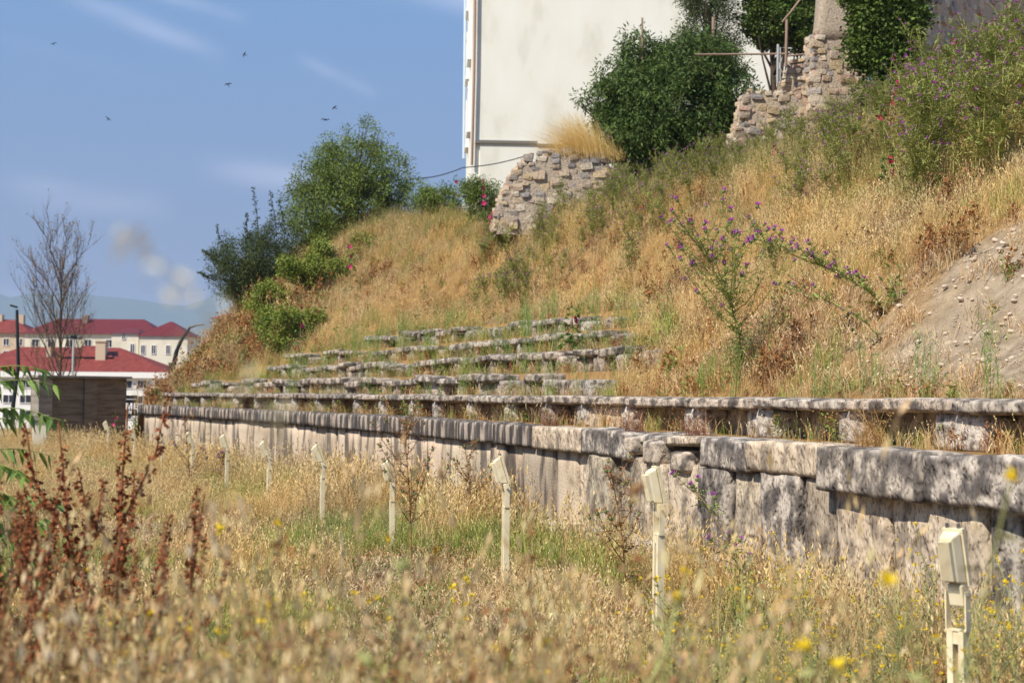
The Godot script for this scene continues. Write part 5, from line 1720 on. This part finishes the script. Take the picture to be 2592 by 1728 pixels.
func build_grass() -> void:
	var straw1 := lin(208, 180, 124)
	var straw2 := lin(186, 154, 104)
	var tan1 := lin(202, 178, 136)
	var dry := []
	for k in 5: dry.append(grass_clump(30, 0.46, 0.17, 0.35, 0.0024, straw1, straw2, 0.4, lin(208, 182, 130)))
	var low := []
	for k in 4: low.append(grass_clump(18, 0.24, 0.17, 0.6, 0.004, tan1, lin(170, 132, 92), 0.3, lin(214, 190, 150)))
	var grn := []
	for k in 4: grn.append(grass_clump(18, 0.4, 0.14, 0.4, 0.004, lin(128, 150, 66), lin(160, 160, 84), 0.2, lin(176, 168, 104)))
	var weed := []
	for k in 4: weed.append(leafy_clump(6, 0.34, 0.06, lin(126, 142, 70), 0.25))
	var dead := []
	for k in 3: dead.append(leafy_clump(7, 0.32, 0.045, lin(158, 112, 74), 0.6))
	var oats := []
	for k in 4: oats.append(oat_clump(5, 0.62, lin(206, 182, 132)))
	var talldry := []
	for k in 4: talldry.append(grass_clump(16, 1.0, 0.2, 0.28, 0.002, tan1, lin(176, 140, 96), 0.6, lin(200, 172, 126)))
	var talloat := []
	for k in 3: talloat.append(oat_clump(5, 1.02, lin(206, 188, 146)))
	var talldead := []
	for k in 4: talldead.append(leafy_clump(9, 0.92, 0.028, lin(156, 124, 86), 0.35))
	var tallweed := []
	for k in 3: tallweed.append(leafy_clump(9, 0.8, 0.03, lin(146, 144, 84), 0.2))
	var spindly := []
	for k in 4: spindly.append(grass_clump(9, 0.8, 0.12, 0.2, 0.003, lin(112, 140, 70), lin(150, 160, 90), 0.5, lin(150, 160, 92)))
	for k in 4:
		var extra := MB.new()
		for j in 7:
			var h := rnd(0.5, 0.85)
			var b := Vector3(rnd(-0.12, 0.12), 0, rnd(-0.12, 0.12))
			var l := Vector3(rnd(-0.12, 0.12), 0, rnd(-0.12, 0.12))
			blade(extra, b, h, l, 0.0035, lin(110, 136, 70), lin(130, 150, 80), 4)
			for i in 26:
				var t := rnd(0.1, 1.0)
				lozenge(extra, b + Vector3.UP * h * t + l * t * t, Vector3(rnd(-1, 1), rnd(0.2, 1.2), rnd(-1, 1)).normalized(), rnd(0.03, 0.06), 0.007, vary(lin(116, 146, 72), 0.2))
		spindly[k] = extra.mesh()
	var lists := {}
	for key in ["near_talldry", "near_talloat", "near_talldead", "near_tallweed", "arena_dry", "arena_low", "arena_green", "arena_weed", "arena_dead", "arena_oat", "slope_dry", "slope_low", "slope_green", "slope_weed", "slope_dead", "slope_tallweed", "slope_talldead", "slope_spindly"]:
		lists[key] = []
		for k in 5: lists[key].append([])
	var put := func(key: String, count: int, p: Vector3, s: float, tone: float) -> void:
		var warm := nz.get_noise_2d(p.x * 8.0 + 900.0, p.z * 8.0) * 1.2
		var c := Color(tone * rnd(0.93, 1.07) * (1.0 + 0.10 * warm), tone * rnd(0.95, 1.03), tone * rnd(0.88, 1.08) * (1.0 - 0.24 * warm))
		lists[key][rng.randi() % count].append([pose(p, rnd(0, TAU), s, Vector3(rnd(-0.12, 0.12), 0, rnd(-0.12, 0.12)), rnd(0.8, 1.25)), c])
	# arena floor
	for k in 84000:
		var d := rnd(3.6, 64.0)
		var x := rnd(-0.45 * d - 1.6, 0.42 * d + 0.6)
		if x > wall_x(d) + 0.02 and d < 49.5: continue
		if d > 49.0 and curve_of(Vector3(x, 0, -d)).y > 0.2: continue
		var p := Vector3(x, floor_y(x, d) - 0.01, -d)
		var g := nz.get_noise_2d(x * 5.0 + 200.0, d * 3.0)
		var g2 := nz2.get_noise_2d(x * 7.0, d * 7.0)
		var tone := 1.0 + g2 * 0.35
		var near_wall := wall_x(d) - x
		var green := g + (0.28 if d > 18.0 and near_wall > 1.4 and near_wall < 4.0 else -0.05) + (0.2 if d > 11.0 and near_wall < 1.2 else 0.0)
		var r := rng.randf()
		if d < 9.0:
			var full := lerpf(1.0, 0.45, smoothstep(5.5, 9.0, d))
			if x > -0.12 * d and d > 5.0: full *= 0.7
			if r < 0.42 or (x > -0.05 * d and r < 0.6): put.call("arena_low", 4, p, rnd(0.8, 1.3), tone)
			elif r < 0.46: put.call("near_talldry", 4, p, rnd(0.6, 0.95) * full, tone)
			elif r < 0.49: put.call("near_talloat", 3, p, rnd(0.6, 0.95) * full, tone)
			elif r < 0.57: put.call("near_talldead", 4, p, rnd(0.5, 0.95) * full, tone)
			elif r < 0.66: put.call("near_tallweed", 3, p, rnd(0.6, 1.0) * full, tone)
			elif r < 0.8: put.call("arena_weed", 4, p, rnd(0.7, 1.3), tone)
			else: put.call("arena_dead", 3, p, rnd(0.7, 1.4), tone)
		elif r < clampf(green * 1.5, 0.03, 0.7):
			put.call("arena_green", 4, p, rnd(0.7, 1.2) * (1.4 if near_wall < 1.2 else 1.0), tone)
		elif r < 0.78:
			var tall := d > 24.0 or g2 > 0.35 or near_wall < 0.9
			var boost := 1.0 + (0.75 * (1.0 - smoothstep(1.0, 3.2, near_wall)) if d > 17.0 else 0.25 * (1.0 - smoothstep(0.4, 1.2, near_wall)))
			if tall and rng.randf() < 0.8: put.call("arena_dry", 5, p, rnd(0.8, 1.3) * boost, tone)
			else: put.call("arena_low", 4, p, rnd(0.7, 1.15), tone)
		elif r < 0.8: put.call("arena_oat", 4, p, rnd(0.5, 0.9), tone)
		elif r < 0.88: put.call("arena_weed", 4, p, rnd(0.5, 0.95), tone)
		else: put.call("arena_dead", 3, p, rnd(0.4, 0.95), tone)
	# slope
	for k in 72000:
		var d := rnd(9.0, 66.0)
		var n := 0.5 + 19.0 * pow(rng.randf(), 1.15)
		var p := on_curve(d, n)
		var bearing := p.x / -p.z
		if bearing < -0.42 or bearing > 0.42 or p.z > -8.0: continue
		p.y = slope_y(d, n) - 0.01
		var g := nz.get_noise_2d(p.x * 6.0, p.z * 6.0)
		var g2 := nz2.get_noise_2d(p.x * 6.0 + 50.0, p.z * 6.0)
		var tone := 1.0 + g2 * 0.3
		var r := rng.randf()
		var step_zone := n < (4.5 if d > lerpf(21.2, 25.4, clampf((n - 1.44) / 2.9, 0, 1)) - 0.3 else 1.5) and d < last_row(n) + 0.5
		if step_zone: continue        # the seats have their own sparser growth below
		var b := bare(p.x, -p.z)
		if b > 0.0 and rng.randf() < b * 0.88: continue
		var g3 := nz.get_noise_2d(p.x * 11.0 + 300.0, p.z * 11.0)
		var short := d < 20.0 and n < 3.2
		if g3 < -0.22 and rng.randf() < 0.55: continue          # thin, trodden places where soil shows
		var edge := 7.0 - 2.2 * smoothstep(0.18, 0.3, bearing)
		if n > edge and d > 18.0 and rng.randf() < clampf((n - edge) * 0.22, 0, 0.55): put.call("slope_tallweed", 3, p, rnd(0.5, 1.1), tone)
		elif r < 0.05 + clampf((g - 0.12) * 1.4, 0, 0.45): put.call("slope_green", 4, p, rnd(0.6, 1.1), tone)
		elif r < 0.1 + clampf(-g2 - 0.12, 0, 0.4): put.call("slope_dead", 3, p, rnd(0.8, 1.9), tone)
		elif r < 0.14: put.call("slope_weed", 4, p, rnd(0.6, 1.5), tone)
		elif r < 0.155: put.call("slope_talldead", 4, p, rnd(0.5, 0.9), tone)
		elif r < 0.82 and not short: put.call("slope_dry", 5, p, rnd(0.6, 1.2) * (1.0 + 0.5 * g3), tone)
		else: put.call("slope_low", 4, p, rnd(0.7, 1.3), tone)
	var reach := [[5.0, 48.5, 1.0], [5.0, 47.5, 1.0], [21.6, 47.0, 1.0], [21.6, 43.0, 1.0], [23.0, 42.5, 1.0], [25.6, 39.0, 1.0]]
	for k in 6:
		for j in int((reach[k][1] - reach[k][0]) * (36 if k > 1 else 24 if k > 0 else 15)):
			var d := rnd(reach[k][0], reach[k][1])
			var m := rnd(0.42, 1.05)
			var p := on_curve(d, 0.72 * k + m, 1.665 + 0.42 * k)
			var g := nz2.get_noise_2d(p.x * 14.0, p.z * 14.0)
			if g < -0.12 and rng.randf() < 0.75: continue
			var tone := 1.0 + g * 0.3
			var r := rng.randf()
			var s := rnd(0.45, 0.9) * (1.3 if g > 0.25 else 1.0)
			if k > 0 and g > -0.05 and rng.randf() < 0.13:
				put.call("slope_spindly", 4, p, rnd(0.5, 1.15), tone)
				continue
			if r < 0.42: put.call("slope_low", 4, p, s, tone)
			elif r < 0.62: put.call("slope_green", 4, p, s * (1.7 if k > 1 and rng.randf() < 0.3 else 0.9), tone)
			elif r < 0.76: put.call("slope_weed", 4, p, s, tone)
			elif r < 0.86: put.call("slope_dry", 5, p, s * 0.8, tone)
			else: put.call("slope_dead", 3, p, s, tone)
	# tall withered weeds and green sprays at the left end of the slope, and close to the camera
	for k in 1500:
		var d := rnd(44.0, 58.0)
		var n := rnd(0.3, 5.0)
		var p := on_curve(d, n)
		p.y = slope_y(d, n) - 0.02
		if p.y < 0.3 or (n < 4.5 and d < last_row(n) + 0.7): continue
		var r := rng.randf()
		if r < 0.45: put.call("slope_dead", 3, p, rnd(1.6, 3.4), 1.05)
		elif r < 0.7: put.call("slope_dry", 5, p, rnd(1.3, 2.4), 1.0)
		else: put.call("slope_weed", 4, p, rnd(1.4, 2.6), 1.0)
	for k in 620:
		var d := rnd(2.3, 4.6)
		var p := Vector3(rnd(-0.42, 0.42) * d, 0, -d)
		p.y = floor_y(p.x, d)
		if rng.randf() < clampf(0.35 + p.x / d * 2.4, 0.15, 0.93): continue
		var r := rng.randf()
		if r < 0.4: put.call("near_talldead", 4, p, rnd(0.95, 1.3), 0.92)
		elif r < 0.6: put.call("near_talloat", 3, p, rnd(0.95, 1.2), 1.0)
		elif r < 0.75: put.call("near_tallweed", 3, p, rnd(1.0, 1.45), 0.92)
		else: put.call("near_talldry", 4, p, rnd(0.95, 1.25), 0.92)
	var kinds := {"dry": [dry, "straw"], "low": [low, "straw"], "green": [grn, "leaf"], "weed": [weed, "leaf"], "dead": [dead, "straw"], "oat": [oats, "straw"], "talldry": [talldry, "straw"], "talloat": [talloat, "straw"], "talldead": [talldead, "straw"], "tallweed": [tallweed, "leaf"], "spindly": [spindly, "leaf"]}
	var labels := {"slope_spindly": ["spindly_weeds", "upright feathery green weeds sprouting between the seat tiers"], "slope_tallweed": ["slope_tall_weeds", "tall olive green weeds filling the upper slope thicket"], "slope_talldead": ["slope_dead_stalks", "tall dead brown stalks scattered over the golden slope"], "near_talldry": ["foreground_grass", "tall thin dry grass blurred in the foreground"], "near_talloat": ["foreground_oats", "tall pale oats blurred in the foreground"], "near_talldead": ["foreground_dead_weeds", "tall brown dead weeds blurred in the foreground"], "near_tallweed": ["foreground_weeds", "tall green-yellow weeds blurred in the foreground"], "arena_dry": ["dry_grass", "tall straw-coloured grass across the arena floor"], "arena_low": ["short_grass", "short tan grass and litter on the arena floor"], "arena_green": ["green_grass", "green grass patches between the floodlights and the wall"], "arena_weed": ["leafy_weeds", "small green broad-leaved weeds among the arena grass"], "arena_dead": ["dead_weeds", "brown withered weeds among the arena grass"], "arena_oat": ["wild_oats", "wild oats with pale hanging husks, thickest in the foreground"], "slope_dry": ["golden_grass", "tall golden grass covering the hillside above the tiers"], "slope_low": ["slope_litter", "short tan grass on the hillside and the seat treads"], "slope_green": ["slope_green_grass", "thin green grass growing on the seat tiers and slope"], "slope_weed": ["slope_weeds", "green broad-leaved weeds on the seat tiers and upper slope"], "slope_dead": ["slope_dead_weeds", "brown withered weeds on the seat tiers and slope"]}
	for key in lists:
		var o := thing(labels[key][0], labels[key][1], "weeds" if key.ends_with("weed") or key.ends_with("dead") else "grass", Vector3.ZERO, 0.0, "", "stuff")
		var kd: Array = kinds[key.split("_")[1]]
		for k in kd[0].size():
			if lists[key][k].size():
				copies("clump", kd[0][k], M[kd[1]], o, lists[key][k]).set_meta("kind", "stuff")
	var peb := []
	for k in 12000:
		var d := rnd(10.0, 24.0)
		var x := rnd(2.0, 9.5)
		if bare(x, d) < 0.2: continue
		var q := curve_of(Vector3(x, 0, -d))
		if q.y < 1.6: continue
		var s := 0.016 + 0.06 * pow(rng.randf(), 8.0)
		var tone := rnd(0.8, 1.1)
		peb.append([pose(Vector3(x, slope_y(q.x, q.y) + s * 0.2, -d), rnd(0, TAU), s, Vector3(rnd(-0.4, 0.4), 0, rnd(-0.4, 0.4)), 0.65), Color(tone, tone * 0.97, tone * 0.93)])
	var po := copies("pebbles", rock(Vector3(1, 1, 1), Vector3i(3, 3, 3), 0.35, 0.3, 555.0, func(_p, _s): return lin(206, 190, 172), 0.2).mesh(true), mat("pebble", Color.WHITE, 0.95, true), self, peb)
	tag(po, "small pale pebbles strewn over the bare earth slope", "pebbles", "", "stuff")
	# the tuft blown sideways on the rubble wall
	var tm := MB.new()
	var top := at(1490, 385, 42.3)
	for k in 3600:
		var b := Vector3(clampf(rng.randfn(-0.1, 0.5), -1.4, 1.1), rnd(-0.25, 0.0), rnd(-1.2, 0.25))
		var l := Vector3(-rnd(0.2, 2.0), 0, rnd(-0.2, 0.3)) * rnd(0.4, 1.0)
		var c := vary(lin(222, 192, 124), 0.15)
		blade(tm, b, rnd(0.35, 1.75) * (1.0 - 0.35 * absf(b.x + 0.1)), l, 0.0032, c, c * 1.06, 5)
	var tuft := part("windblown_tuft", tm.mesh(), M.straw, self, Transform3D(Basis(), top))
	tag(tuft, "golden tuft of dry grass combed left by wind on the rubble wall", "grass tuft")
